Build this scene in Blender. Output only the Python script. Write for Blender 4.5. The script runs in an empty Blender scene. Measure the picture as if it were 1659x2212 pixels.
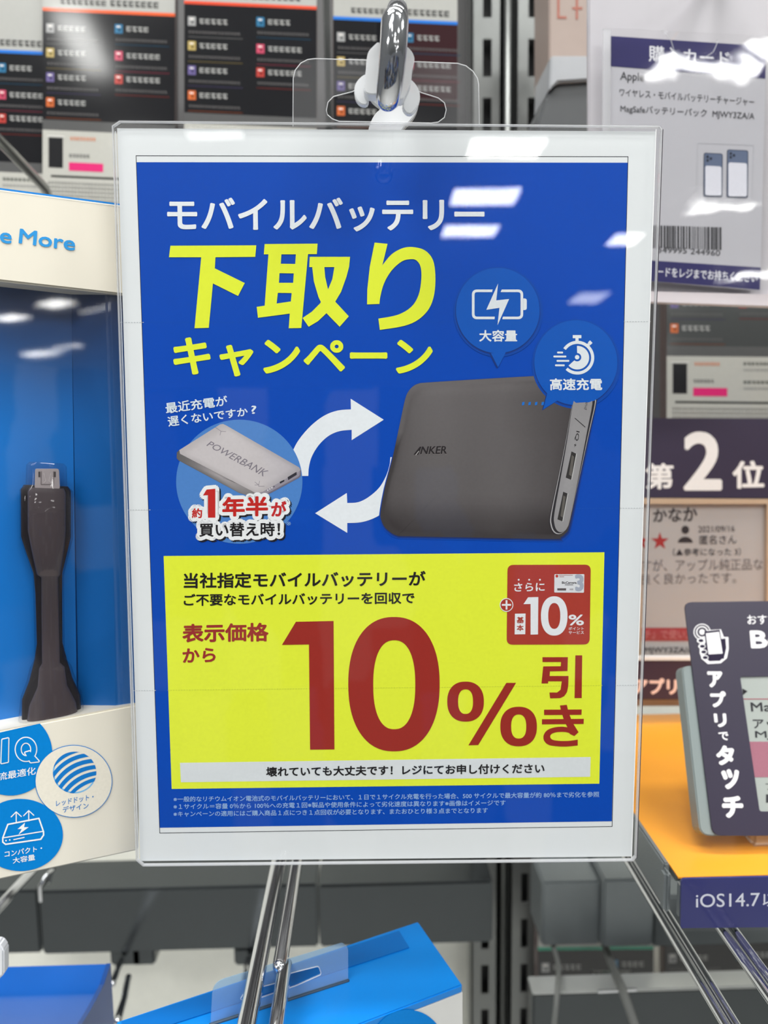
import bpy, bmesh, math, random
from mathutils import Vector, Matrix
from mathutils.geometry import tessellate_polygon
random.seed(7)
SC = bpy.context.scene
COL = SC.collection
V = Vector
# ---------------------------------------------------------------- camera
W, H, F = 1659., 2212., 1661.
CAMZ = 1.30
YAW, PITCH, ROLL = math.radians(1.3), math.radians(6.7), math.radians(.75)
CP = V((0, 0, CAMZ))
FW = V((math.sin(YAW)*math.cos(PITCH), math.cos(YAW)*math.cos(PITCH), -math.sin(PITCH)))
R0 = V((math.cos(YAW), -math.sin(YAW), 0)); U0 = R0.cross(FW)
RT = R0*math.cos(ROLL) - U0*math.sin(ROLL)
UP = R0*math.sin(ROLL) + U0*math.cos(ROLL)
cd = bpy.data.cameras.new('camera'); cam = bpy.data.objects.new('camera', cd); COL.objects.link(cam)
M = Matrix((RT, UP, -FW)).transposed().to_4x4(); M.translation = CP
cam.matrix_world = M
cd.sensor_fit = 'VERTICAL'; cd.sensor_height = 24; cd.sensor_width = 18; cd.lens = 24*F/H
cd.clip_start = .01; cd.clip_end = 60
cd.dof.use_dof = True; cd.dof.focus_distance = .306; cd.dof.aperture_fstop = cd.lens/2.9
SC.camera = cam
# ---------------------------------------------------------------- world, lamps, exposure
SC.view_settings.view_transform = 'Standard'; SC.view_settings.look = 'None'
SC.view_settings.gamma = 1; SC.view_settings.use_curve_mapping = False
SC.view_settings.exposure = -0.42
SC.cycles.use_denoising = True
SC.cycles.max_bounces = 8; SC.cycles.transparent_max_bounces = 24
SC.cycles.caustics_reflective = False; SC.cycles.caustics_refractive = False
wd = bpy.data.worlds.new('shop_air'); SC.world = wd; wd.use_nodes = True
bg = wd.node_tree.nodes['Background']; bg.inputs[0].default_value = (.93, .97, 1, 1); bg.inputs[1].default_value = .24
CEIL = 1.5            # ceiling height above the camera
LAMPS = [  # x, y, size_x, size_y, strength   (all at ceiling height)
 (.68, -3.33, .36, .24, 1), (.68, -4.07, .39, .30, 1), (.68, -4.79, .38, .28, 1), (1.82, -5.03, .20, .30, 1),
 (2.14, -7.11, .30, .50, .4), (-.73, -3.14, .26, .10, .3),
 (4.8, -8.6, .25, .6, 1), (5.0, -10.2, .3, .7, 1), (8.0, -15.2, .35, 1.3, 1), (7.7, -13.5, .15, 1.0, .8), (5.35, -8.5, .06, 1.0, .6),
 (-.76, -2.1, .12, .5, .8), (1.92, -2.37, .46, .16, 1), (2.05, -2.17, .2, .12, 1), (3.25, -4.28, .5, .22, 1), (5.2, -6.7, .6, .5, 1), (-2.6, -2.2, .6, .45, 1), (-.9, -1.4, 1.0, .3, 1),
 (.9, -1.0, 1.1, .3, 1), (-.7, -.4, 1.1, .3, 1), (2.6, -.6, .5, .5, 1), (.5, .1, 1.1, .2, 1), (-.4, .25, 1.0, .2, .8),  # last one is an added fill to brighten the cream back panel
]
LSTR = 100.0
for i, (x, y, sx, sy, k) in enumerate(LAMPS):
    ld = bpy.data.lights.new('ceiling_or_fill_lamp', 'AREA'); ld.shape = 'RECTANGLE'; ld.size = sx; ld.size_y = sy
    ld.energy = LSTR*k*sx*sy*(1.0); ld.color = (1, 1, .97)
    lo = bpy.data.objects.new('ceiling_or_fill_lamp', ld); COL.objects.link(lo); lo.location = (x, y, CAMZ+CEIL-.01)

# ---------------------------------------------------------------- helpers
def ray(px, py):
    return FW + RT*((px-W/2)/F) + UP*(-(py-H/2)/F)
class Plane:
    def __init__(s, p, n): s.p = V(p); s.n = V(n).normalized()
    def pt(s, x, y, off=0.):
        d = ray(x, y); t = (s.p-CP).dot(s.n)/d.dot(s.n)
        return CP + d*t + s.n*off
def at(px, py, Y):
    d = ray(px, py); return CP + d*(Y/d.y)
def wallplane(px, py, Y, yaw=0., lean=0.):
    """upright plane through a point; yaw>0: its right side is farther; lean>0: its top is farther"""
    a, b = math.radians(yaw), math.radians(lean)
    n = V((math.sin(a)*math.cos(b), -math.cos(a)*math.cos(b), math.sin(b)))
    return Plane(at(px, py, Y), n)
def T(ox, oy, s):
    def f(*p): return [(ox+p[i]/s, oy+p[i+1]/s) for i in range(0, len(p), 2)]
    return f
def lin(c):
    c = c/255.; return c/12.92 if c <= .04045 else ((c+.055)/1.055)**2.4
GAIN = .90
def C(r, g, b): return tuple(min(.93, lin(v)/GAIN) for v in (r, g, b))
WORG = {}
def setmeta(o, label=None, cat=None, group=None, kind=None):
    if label: o['label'] = label
    if cat: o['category'] = cat
    if group: o['group'] = group
    if kind: o['kind'] = kind
def thing(name, loc, label, cat, group=None):
    o = bpy.data.objects.new(name, None); COL.objects.link(o); o.location = V(loc); o.empty_display_size = .01
    WORG[o] = V(loc); setmeta(o, label, cat, group); return o
def mk(name, verts, faces, mat, parent=None, smooth=False, cols=None, label=None, cat=None, group=None, kind=None, auto=None):
    verts = [V(v) for v in verts]
    if parent is None:
        lo = V((min(v.x for v in verts), min(v.y for v in verts), min(v.z for v in verts)))
        hi = V((max(v.x for v in verts), max(v.y for v in verts), max(v.z for v in verts)))
        org = V(((lo.x+hi.x)/2, (lo.y+hi.y)/2, lo.z))
    else: org = WORG[parent]
    me = bpy.data.meshes.new(name); me.from_pydata([v-org for v in verts], [], faces)
    if cols:
        ca = me.color_attributes.new('Col', 'FLOAT_COLOR', 'POINT')
        ca.data.foreach_set('color', [x for c in cols for x in (*c, 1.)])
    else:
        bm = bmesh.new(); bm.from_mesh(me); bmesh.ops.recalc_face_normals(bm, faces=bm.faces); bm.to_mesh(me); bm.free()
    me.materials.append(mat)
    o = bpy.data.objects.new(name, me); COL.objects.link(o)
    if parent is None: o.location = org
    else: o.parent = parent
    WORG[o] = org
    if smooth:
        for p in me.polygons: p.use_smooth = True
        if auto: me.set_sharp_from_angle(angle=math.radians(auto))
    setmeta(o, label, cat, group, kind)
    return o
def join(*parts):
    vs, fs = [], []
    for v, f in parts:
        b = len(vs); vs += list(v); fs += [tuple(i+b for i in q) for q in f]
    return vs, fs
def prism(loop, vec, bev=0.):
    """solid from a closed loop of world points swept along vec"""
    vec = V(vec); n = len(loop)
    vs = [V(p) for p in loop] + [V(p)+vec for p in loop]
    fs = [tuple(range(n)), tuple(range(2*n-1, n-1, -1))] + [(i, (i+1) % n, (i+1) % n+n, i+n) for i in range(n)]
    if bev:
        bm = bmesh.new(); bv = [bm.verts.new(v) for v in vs]
        for f in fs: bm.faces.new([bv[i] for i in f])
        bmesh.ops.recalc_face_normals(bm, faces=bm.faces)
        bmesh.ops.bevel(bm, geom=bm.edges[:], offset=bev, segments=2, affect='EDGES', clamp_overlap=True)
        bm.verts.index_update(); vs = [v.co.copy() for v in bm.verts]; fs = [tuple(v.index for v in f.verts) for f in bm.faces]; bm.free()
    return vs, fs
def box(a, b, bev=0.):
    a, b = V(a), V(b)
    lo = [min(a[i], b[i]) for i in range(3)]; hi = [max(a[i], b[i]) for i in range(3)]
    return prism([(lo[0], lo[1], lo[2]), (hi[0], lo[1], lo[2]), (hi[0], lo[1], hi[2]), (lo[0], lo[1], hi[2])], (0, hi[1]-lo[1], 0), bev)
def slab(pl, loop, off, thick, bev=0.):
    return prism([pl.pt(x, y, off) for x, y in loop], -pl.n*thick, bev)
def ringslab(pl, outer, holes, off, thick):
    """plate with holes"""
    loops = [outer]+holes; flat = [p for l in loops for p in l]
    w = [pl.pt(x, y, off) for x, y in flat]; b = [p-pl.n*thick for p in w]; n = len(flat)
    tris = tessellate_polygon([[V((x, y, 0)) for x, y in l] for l in loops])
    fs = [tuple(t) for t in tris]+[tuple(n+i for i in reversed(t)) for t in tris]
    k = 0
    for l in loops:
        m = len(l)
        for i in range(m):
            a, c = k+i, k+(i+1) % m; fs.append((a, c, c+n, a+n))
        k += m
    return w+b, fs
def tube(pts, rad, n=16, round_a=True, round_b=True, flat=None, ref=V((0, 0, 1))):
    """swept tube; rad one number or one per point; flat=(kx,ky) squashes the section"""
    pts = [V(p) for p in pts]
    if not hasattr(rad, '__len__'): rad = [rad]*len(pts)
    rad = list(rad); P, Rr = list(pts), list(rad)
    def cap(p, d, r):
        return [(p+d*r*math.sin(a), r*math.cos(a)) for a in (math.pi/2*.3, math.pi/2*.6, math.pi/2*.83, math.pi/2*.97)]
    if round_b:
        d = (pts[-1]-pts[-2]).normalized()
        for q, r in cap(pts[-1], d, rad[-1]): P.append(q); Rr.append(r)
    if round_a:
        d = (pts[0]-pts[1]).normalized(); add = cap(pts[0], d, rad[0])
        P = [q for q, r in reversed(add)]+P; Rr = [r for q, r in reversed(add)]+Rr
    vs, fs = [], []; prev = None
    for i, p in enumerate(P):
        t = (P[min(i+1, len(P)-1)]-P[max(i-1, 0)]).normalized()
        if prev is None:
            rr = ref if abs(t.dot(ref)) < .95 else V((0, 1, 0)); u = t.cross(rr).normalized()
        else: u = (prev-t*prev.dot(t)).normalized()
        prev = u; w = t.cross(u); kx, ky = flat or (1, 1)
        for k in range(n):
            a = 2*math.pi*k/n; vs.append(p+u*(math.cos(a)*Rr[i]*kx)+w*(math.sin(a)*Rr[i]*ky))
    for i in range(len(P)-1):
        for k in range(n):
            fs.append((i*n+k, i*n+(k+1) % n, (i+1)*n+(k+1) % n, (i+1)*n+k))
    fs.append(tuple(range(n))); fs.append(tuple((len(P)-1)*n+k for k in range(n-1, -1, -1)))
    return vs, fs
def spline(pts, seg=6, closed=False):
    out = []; n = len(pts); g = lambda i: V(pts[i % n]) if closed else V(pts[max(0, min(n-1, i))])
    for i in range(n if closed else n-1):
        p0, p1, p2, p3 = g(i-1), g(i), g(i+1), g(i+2)
        for k in range(seg):
            t = k/seg
            out.append(.5*((2*p1)+(p2-p0)*t+(2*p0-5*p1+4*p2-p3)*t*t+(3*p1-p0-3*p2+p3)*t**3))
    if not closed: out.append(g(n-1))
    return [tuple(q) for q in out]
def ell(cx, cy, rx, ry=None, n=48, p=2., a0=0, a1=360):
    ry = ry or rx; o = []
    full = abs(a1-a0) >= 360
    for k in range(n if full else n+1):
        a = math.radians(a0+(a1-a0)*k/n); c, s = math.cos(a), math.sin(a)
        o.append((cx+rx*math.copysign(abs(c)**(2/p), c), cy-ry*math.copysign(abs(s)**(2/p), s)))
    return o
def rrect(q, r, n=5):
    """rounded corners on a px quad/polygon"""
    o = []; m = len(q)
    for i in range(m):
        a, b, c = V(q[i-1]), V(q[i]), V(q[(i+1) % m])
        ri = r[i] if hasattr(r, '__len__') else r
        if ri <= 0: o.append(tuple(b)); continue
        u, w = (a-b).normalized()*ri, (c-b).normalized()*ri
        for k in range(n+1):
            t = k/n; o.append(tuple((b+u)*(1-t)**2+b*2*t*(1-t)+(b+w)*t*t))
    return o
# ---------------------------------------------------------------- materials
MATS = {}
def nt(name):
    m = bpy.data.materials.new(name); m.use_nodes = True; t = m.node_tree; t.nodes.clear()
    o = t.nodes.new('ShaderNodeOutputMaterial'); return m, t, o
def pbr(name, col, rough=.5, metal=0., spec=.5, noise=.06, scale=60., bump=0., bscale=300., rvar=0.):
    if name in MATS: return MATS[name]
    m, t, o = nt(name); b = t.nodes.new('ShaderNodeBsdfPrincipled'); t.links.new(b.outputs[0], o.inputs[0])
    b.inputs['Roughness'].default_value = rough; b.inputs['Metallic'].default_value = metal
    b.inputs['Specular IOR Level'].default_value = spec
    tc = t.nodes.new('ShaderNodeTexCoord'); nz = t.nodes.new('ShaderNodeTexNoise'); nz.inputs['Scale'].default_value = scale
    nz.inputs['Detail'].default_value = 3; t.links.new(tc.outputs['Object'], nz.inputs['Vector'])
    mx = t.nodes.new('ShaderNodeMix'); mx.data_type = 'RGBA'
    mx.inputs[6].default_value = (*[c*(1-noise) for c in col], 1); mx.inputs[7].default_value = (*[min(1, c*(1+noise)) for c in col], 1)
    t.links.new(nz.outputs[0], mx.inputs[0]); t.links.new(mx.outputs[2], b.inputs['Base Color'])
    if rvar:
        mr = t.nodes.new('ShaderNodeMapRange'); mr.inputs[3].default_value = max(0, rough-rvar); mr.inputs[4].default_value = rough+rvar
        t.links.new(nz.outputs[0], mr.inputs[0]); t.links.new(mr.outputs[0], b.inputs['Roughness'])
    if bump:
        n2 = t.nodes.new('ShaderNodeTexNoise'); n2.inputs['Scale'].default_value = bscale; t.links.new(tc.outputs['Object'], n2.inputs['Vector'])
        bp = t.nodes.new('ShaderNodeBump'); bp.inputs['Strength'].default_value = bump; bp.inputs['Distance'].default_value = .001
        t.links.new(n2.outputs[0], bp.inputs['Height']); t.links.new(bp.outputs[0], b.inputs['Normal'])
    MATS[name] = m; return m
def inkmat(name, rough=.55, spec=.3, grain=.03, gscale=900., coat=0.):
    if name in MATS: return MATS[name]
    m, t, o = nt(name); b = t.nodes.new('ShaderNodeBsdfPrincipled'); t.links.new(b.outputs[0], o.inputs[0])
    b.inputs['Roughness'].default_value = rough; b.inputs['Specular IOR Level'].default_value = spec
    b.inputs['Coat Weight'].default_value = coat; b.inputs['Coat Roughness'].default_value = .06
    at_ = t.nodes.new('ShaderNodeVertexColor'); at_.layer_name = 'Col'
    tc = t.nodes.new('ShaderNodeTexCoord'); nz = t.nodes.new('ShaderNodeTexNoise'); nz.inputs['Scale'].default_value = gscale
    t.links.new(tc.outputs['Object'], nz.inputs['Vector'])
    mr = t.nodes.new('ShaderNodeMapRange'); mr.inputs[3].default_value = 1-grain*2; mr.inputs[4].default_value = 1+grain*2
    t.links.new(nz.outputs[0], mr.inputs[0])
    mu = t.nodes.new('ShaderNodeVectorMath'); mu.operation = 'SCALE'
    t.links.new(at_.outputs[0], mu.inputs[0]); t.links.new(mr.outputs[0], mu.inputs['Scale']); t.links.new(mu.outputs[0], b.inputs['Base Color'])
    MATS[name] = m; return m
def clear(name, tint=(1, 1, 1), ior=1.45, rough=.02, bump=0., bscale=25., haze=0., hazecol=(1, 1, 1)):
    """clear plastic: transparent body with fresnel gloss"""
    if name in MATS: return MATS[name]
    m, t, o = nt(name); tr = t.nodes.new('ShaderNodeBsdfTransparent'); tr.inputs[0].default_value = (*tint, 1)
    gl = t.nodes.new('ShaderNodeBsdfGlossy'); gl.inputs['Roughness'].default_value = rough
    fr = t.nodes.new('ShaderNodeFresnel'); ge = t.nodes.new('ShaderNodeNewGeometry')   # same reflectance on both faces of the film
    ma = t.nodes.new('ShaderNodeMapRange'); ma.inputs[3].default_value = ior; ma.inputs[4].default_value = 1/ior
    t.links.new(ge.outputs['Backfacing'], ma.inputs[0]); t.links.new(ma.outputs[0], fr.inputs[0])
    mx = t.nodes.new('ShaderNodeMixShader'); t.links.new(fr.outputs[0], mx.inputs[0])
    body = tr
    if haze:
        df = t.nodes.new('ShaderNodeBsdfDiffuse'); df.inputs[0].default_value = (*hazecol, 1)
        m2 = t.nodes.new('ShaderNodeMixShader'); m2.inputs[0].default_value = haze
        t.links.new(tr.outputs[0], m2.inputs[1]); t.links.new(df.outputs[0], m2.inputs[2]); body = m2
    t.links.new(body.outputs[0], mx.inputs[1]); t.links.new(gl.outputs[0], mx.inputs[2]); t.links.new(mx.outputs[0], o.inputs[0])
    if bump:
        tc = t.nodes.new('ShaderNodeTexCoord'); n2 = t.nodes.new('ShaderNodeTexNoise'); n2.inputs['Scale'].default_value = bscale
        n2.inputs['Detail'].default_value = 2.5
        t.links.new(tc.outputs['Object'], n2.inputs['Vector'])
        bp = t.nodes.new('ShaderNodeBump'); bp.inputs['Strength'].default_value = bump; bp.inputs['Distance'].default_value = .001
        t.links.new(n2.outputs[0], bp.inputs['Height']); t.links.new(bp.outputs[0], gl.inputs['Normal']); t.links.new(bp.outputs[0], fr.inputs['Normal'])
    MATS[name] = m; return m
INK = inkmat('printed_paper', .7, .12)
INKG = inkmat('printed_glossy_card', .09, .6, .02, 300., .0)
INKS = inkmat('printed_satin_card', .38, .4, .02, 500.)
CHROME = pbr('chrome', (.66, .67, .70), .07, 1., noise=.05, rvar=.03, scale=40)
STEEL = pbr('brushed_grey_steel', C(118, 120, 119), .34, .7, noise=.08, rvar=.08)
GREYP = pbr('grey_painted_metal', C(124, 130, 132), .34, .35, bump=.15, bscale=1500)
DARKM = pbr('dark_grey_coated_metal', C(74, 78, 80), .2, .75, rvar=.05)
BLACKH = pbr('black_gap', (.012, .012, .013), .6)
PANELM = pbr('cream_back_panel', C(240, 238, 226), .5)

# ---------------------------------------------------------------- flat print
GC = {}
def glyph(s, off, res):
    k = (s, off, res)
    if k in GC: return GC[k]
    c = bpy.data.curves.new('g', 'FONT'); c.body = s; c.size = 1; c.offset = off; c.resolution_u = res; c.fill_mode = 'FRONT'
    o = bpy.data.objects.new('g', c); COL.objects.link(o)
    bpy.context.view_layer.update()
    me = bpy.data.meshes.new_from_object(o.evaluated_get(bpy.context.evaluated_depsgraph_get()))
    vs = [(v.co.x, v.co.y) for v in me.vertices]; fs = [tuple(p.vertices) for p in me.polygons]
    bpy.data.objects.remove(o); bpy.data.curves.remove(c); bpy.data.meshes.remove(me)
    x = [v[0] for v in vs]; y = [v[1] for v in vs]
    GC[k] = (vs, fs, (min(x), min(y), max(x), max(y))); return GC[k]
LAY = .00005
class Ink:
    def __init__(s, pl, base=0.): s.pl = pl; s.b = base; s.v = []; s.f = []; s.c = []; s.e = 0
    def P(s, x, y, L): return s.pl.pt(x, y, s.b+L*LAY+(s.e % 12)*6e-7)
    def poly(s, loop, col, L=1, holes=()):
        s.e += 1   # neighbouring pieces of ink never share a plane exactly
        loops = [loop]+list(holes); k = len(s.v); flat = [p for l in loops for p in l]
        if not holes and len(loop) == 4: tr = [(0, 1, 2, 3)]
        else: tr = tessellate_polygon([[V((p[0], p[1], 0)) for p in l] for l in loops])
        fn = col if callable(col) else (lambda x, y: col)
        for p in flat: s.v.append(s.P(p[0], p[1], L)); s.c.append(fn(p[0], p[1]))
        s.f += [tuple(i+k for i in t) for t in tr]; return s
    def rect(s, x0, y0, x1, y1, col, L=1): return s.poly([(x0, y0), (x1, y0), (x1, y1), (x0, y1)], col, L)
    def fan(s, loop, col, L=1, rings=(1, .97, .93, .86, .7, .45, .2), cen=None):
        """filled outline with inner rings, so that a colour function can shade it like the printed picture"""
        s.e += 1; n = len(loop); cx = sum(p[0] for p in loop)/n; cy = sum(p[1] for p in loop)/n
        if cen: cx, cy = cen
        k = len(s.v)
        for r in rings:
            for p in loop:
                x, y = cx+(p[0]-cx)*r, cy+(p[1]-cy)*r; s.v.append(s.P(x, y, L)); s.c.append(col(x, y, r))
        s.v.append(s.P(cx, cy, L)); s.c.append(col(cx, cy, 0))
        for j in range(len(rings)-1):
            for i in range(n): a = k+j*n; s.f.append((a+i, a+(i+1) % n, a+n+(i+1) % n, a+n+i))
        a = k+(len(rings)-1)*n
        for i in range(n): s.f.append((a+i, a+(i+1) % n, k+len(rings)*n))
        return s
    def grid(s, q, col, L=1, nx=8, ny=8):
        k = len(s.v)
        for j in range(ny+1):
            for i in range(nx+1):
                u, v = i/nx, j/ny
                x = (q[0][0]*(1-u)+q[1][0]*u)*(1-v)+(q[3][0]*(1-u)+q[2][0]*u)*v
                y = (q[0][1]*(1-u)+q[1][1]*u)*(1-v)+(q[3][1]*(1-u)+q[2][1]*u)*v
                s.v.append(s.P(x, y, L)); s.c.append(col(u, v))
        for j in range(ny):
            for i in range(nx): a = k+j*(nx+1)+i; s.f.append((a, a+1, a+nx+2, a+nx+1))
        return s
    def line(s, pts, w, col, L=1, closed=False):
        n = len(pts)
        m = n if closed else n-1
        for i in range(m):
            a, b = V(pts[i]), V(pts[(i+1) % n]); d = (b-a)
            if d.length < 1e-6: continue
            d.normalize(); u = V((-d.y, d.x))*w/2; e = d*w*.35*(0 if not closed and n == 2 else 1)
            s.poly([tuple(a-u-e), tuple(b-u+e), tuple(b+u+e), tuple(a+u-e)], col, L)
        return s
    def ring(s, cx, cy, rx, ry, w, col, L=1, n=56):
        return s.poly(ell(cx, cy, rx, ry, n), col, L, [ell(cx, cy, rx-w, ry-w, n)])
    def text(s, t, q, col, L=1, bold=0., res=3, dx=0, dy=0, shear=0):
        """print a string into a px quad; bold thickens it by stamping shifted copies"""
        vs, fs, bb = glyph(t, 0, res)
        (x0, y0, x1, y1) = bb
        if len(q) == 2: (a, b), (c, d) = q; q = [(a, b), (c, b), (c, d), (a, d)]
        hh = math.hypot(q[3][0]-q[0][0], q[3][1]-q[0][1]); r = bold*hh*1.15
        if r:
            sg = ((1, 1), (-1, 1), (-1, -1), (1, -1)); q = [(p[0]+r*g[0], p[1]+r*g[1]) for p, g in zip(q, sg)]
        st = [(0, 0)] if not r else [(r*math.cos(math.pi*i/4+.39), r*math.sin(math.pi*i/4+.39)) for i in range(8)]
        for ox, oy in st:
            k = len(s.v); s.e += 1
            for x, y in vs:
                u = (x-x0)/(x1-x0); v = (y1-y)/(y1-y0); u += shear*(.5-v)
                X = (q[0][0]*(1-u)+q[1][0]*u)*(1-v)+(q[3][0]*(1-u)+q[2][0]*u)*v
                Y = (q[0][1]*(1-u)+q[1][1]*u)*(1-v)+(q[3][1]*(1-u)+q[2][1]*u)*v
                s.v.append(s.P(X+dx+ox, Y+dy+oy, L)); s.c.append(col)
            s.f += [tuple(i+k for i in f) for f in fs]
        return s
    def halo(s, t, q, col, r, L=1, bold=0., n=14, dx=0, dy=0):
        for i in range(n):
            a = 2*math.pi*i/n; s.text(t, q, col, L, 0, 2, dx+r*math.cos(a), dy+r*math.sin(a))
        return s
    def words(s, x0, y0, x1, y1, col, L=1, slope=0., n=None, gap=.22):
        """a far line of print too small to read: uneven little strokes"""
        h = abs(y1-y0); n = n or max(2, int((x1-x0)/h)); w = (x1-x0)/n
        for i in range(n):
            a = x0+w*i; b = a+w*(1-gap); dy = slope*(a-x0); k = random.random()
            s.rect(a, y0+dy, b, y0+dy+h*.26, col, L); s.rect(a+w*.3*k, y0+dy, a+w*(.3*k+.2), y1+dy, col, L)
            s.rect(a, y0+dy+h*(.45+.2*k), b, y0+dy+h*(.62+.2*k), col, L); s.rect(a+w*(.1+.3*k), y1+dy-h*.2, b, y1+dy, col, L)
        return s
    def build(s, name, parent, mat=None, label=None, **k):
        o = mk(name, s.v, s.f, mat or INK, parent, cols=s.c, label=label, **k); return o
# ================================================================ setting
def struct(name, vf, mat, **k): return mk(name, vf[0], vf[1], mat, None, kind='structure', **k)
struct('floor', box((-5, -18, -.06), (10, 1.0, 0)), pbr('shop_floor', (.55, .55, .53), .35, scale=3), label='pale shop floor below the shelving, out of view', cat='floor')
struct('ceiling', box((-5, -18, CAMZ+CEIL), (10, 1.0, CAMZ+CEIL+.05)), pbr('white_ceiling', (.8, .81, .82), .8, scale=3), label='white shop ceiling with square lamps, out of view', cat='ceiling')
YB = .80
def shelfmat():
    m, t, o = nt('far_shelf_goods'); b = t.nodes.new('ShaderNodeBsdfPrincipled'); t.links.new(b.outputs[0], o.inputs[0]); b.inputs['Roughness'].default_value = .6
    tc = t.nodes.new('ShaderNodeTexCoord'); mp = t.nodes.new('ShaderNodeMapping'); mp.inputs['Scale'].default_value = (6, 6, 3.5)
    vo = t.nodes.new('ShaderNodeTexVoronoi'); vo.distance = 'CHEBYCHEV'; vo.inputs['Scale'].default_value = 1.3; vo.inputs['Randomness'].default_value = .6
    t.links.new(tc.outputs['Object'], mp.inputs[0]); t.links.new(mp.outputs[0], vo.inputs['Vector'])
    cr = t.nodes.new('ShaderNodeValToRGB'); cr.color_ramp.interpolation = 'CONSTANT'
    for i, (p, c) in enumerate(((0, (.03, .03, .035)), (.3, (.08, .08, .09)), (.5, (.35, .35, .36)), (.6, (.05, .12, .3)), (.72, (.02, .02, .025)), (.9, (.3, .12, .1)))):
        e = cr.color_ramp.elements[i] if i < 2 else cr.color_ramp.elements.new(p); e.position = p; e.color = (*c, 1)
    t.links.new(vo.outputs['Color'], cr.inputs[0]); t.links.new(cr.outputs[0], b.inputs['Base Color']); return m
struct('wall_front', box((-2.6, -1.9, 0), (2.6, -1.5, CAMZ+.17)), shelfmat(), label='dark goods shelving across the aisle behind the viewer, out of view', cat='shelving')
struct('wall_back', box((-1.0, YB, 0), (1.2, YB+.02, CAMZ+CEIL)), PANELM, label='cream back panel of the shelving behind the rails', cat='wall')

struct('wall_inner', box((-1.0, .77, at(600, 950, .77).z), (1.2, .776, CAMZ+CEIL)), pbr('dark_inner_panel', (.07, .068, .07), .5), label='dark grey inner panel behind the hanging packs', cat='panel')

# ================================================================ the promotion sign
nS = -(RT*(-.018) + UP*.097 + FW*.9951)
pS0 = CP + ray(294, 336)*.302
SG = Plane(pS0, nS)
WHITE, BLUE, YEL, RED = C(222, 226, 228), C(0, 70, 176), C(224, 238, 58), C(152, 44, 36)
BLK = C(30, 28, 30)
sign = thing('promotion_sign', SG.pt(832, 1856), 'large blue and yellow poster in a clear sleeve hanging at centre, red 10% on it', 'sign')
paper = mk('paper_sheet', *slab(SG, [(253, 277), (1417, 284), (1364, 1850), (303, 1860)], 0, .0004), pbr('white_paper', C(222, 226, 228), .6, noise=.015, scale=20), sign)
SLV = [(262, 266), (1420, 277), (1427, 284), (1371, 1846), (1364, 1854), (312, 1865), (297, 1852), (246, 277)]
FILM = clear('clear_sleeve_film', ior=1.40, rough=.02, bump=.10, bscale=12)
mk('front_film', *slab(SG, SLV, .0030, .0006), FILM, sign)
mk('rear_film', *slab(SG, SLV, -.0010, .0006), clear('rear_film_plastic', ior=1.3, rough=.05), sign)
RIM = clear('cut_plastic_edge', ior=1.45, rough=.12, haze=.4, hazecol=(.92, .93, .96))
rim_in = [(263, 268), (1419, 279), (1424, 286), (1368.5, 1844), (1362, 1851.5), (313, 1862.5), (299, 1850), (248, 278)]
mk('sleeve_edge', *ringslab(SG, SLV, [rim_in], .0024, .0016), RIM, sign)
dk = Ink(SG, .0031)
for a_ in (([(1425.5, 286), (1370.5, 1846)], 1.8, C(70, 66, 72)), ([(1411, 286), (1359, 1846)], 1.2, C(246, 248, 250)), ([(255, 290), (304, 1850)], 1.4, C(196, 200, 206))):
    dk = Ink(SG, .0031); dk.line(*a_, 1); dk.build('sleeve_seam', sign)
t2 = T(600, 0, 3.318)
tab = t2(108, 905, 110, 560, 125, 500, 165, 450, 215, 424, 270, 418, 700, 430, 1290, 452, 1350, 470, 1400, 510, 1432, 560, 1440, 600, 1446, 908)
hole = t2(348, 790, 360, 730, 400, 690, 535, 655, 640, 600, 760, 585, 900, 600, 1030, 662, 1150, 700, 1195, 735, 1208, 785, 1195, 840, 1150, 874, 1100, 880, 440, 868, 390, 850, 356, 820)
hole = [(x, y) for x, y in hole][::-1]
TABM = clear('clear_hang_tab_plastic', tint=(.97, .97, .98), ior=1.35, rough=.06, haze=.03)
mk('hang_tab', *ringslab(SG, tab, [hole], -.0002, .0005), TABM, sign)
def edge_tube(pl, loop, off, r, name, parent, mat, closed=True):
    p = [pl.pt(x, y, off) for x, y in loop]; p = p+[p[0]] if closed else p
    return mk(name, *tube(p, r, 6, False, False), mat, parent, True)
edge_tube(SG, tab, -.0003, .00022, 'tab_edge', sign, RIM, False)
edge_tube(SG, hole, -.0003, .00022, 'tab_slot_edge', sign, RIM)

def smooth(x, a, b): t = max(0, min(1, (x-a)/(b-a))); return t*t*(3-2*t)
def mixc(a, b, t): return tuple(a[i]*(1-t)+b[i]*t for i in range(3))
k = Ink(SG)
k.poly([(295, 350.5), (1356.3, 351.5), (1321.5, 1774), (345.3, 1788)], BLUE, 1)
k.line([(294, 336.5), (1356.6, 338.5), (1322.2, 1785.3), (345.2, 1799.5)], 1.3, C(40, 42, 48), 1, True)
k.build('blue_print', paper)
k = Ink(SG)
k.poly([(353.6, 1201), (1305.5, 1193), (1294.5, 1692.6), (371, 1704)], YEL, 2)
k.build('yellow_print', paper)
k = Ink(SG)
k.poly([(389, 1647.5), (1275.6, 1635), (1274.5, 1677.6), (391, 1689.5)], C(214, 219, 222), 3)
k.build('white_strip_print', paper)
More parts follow.
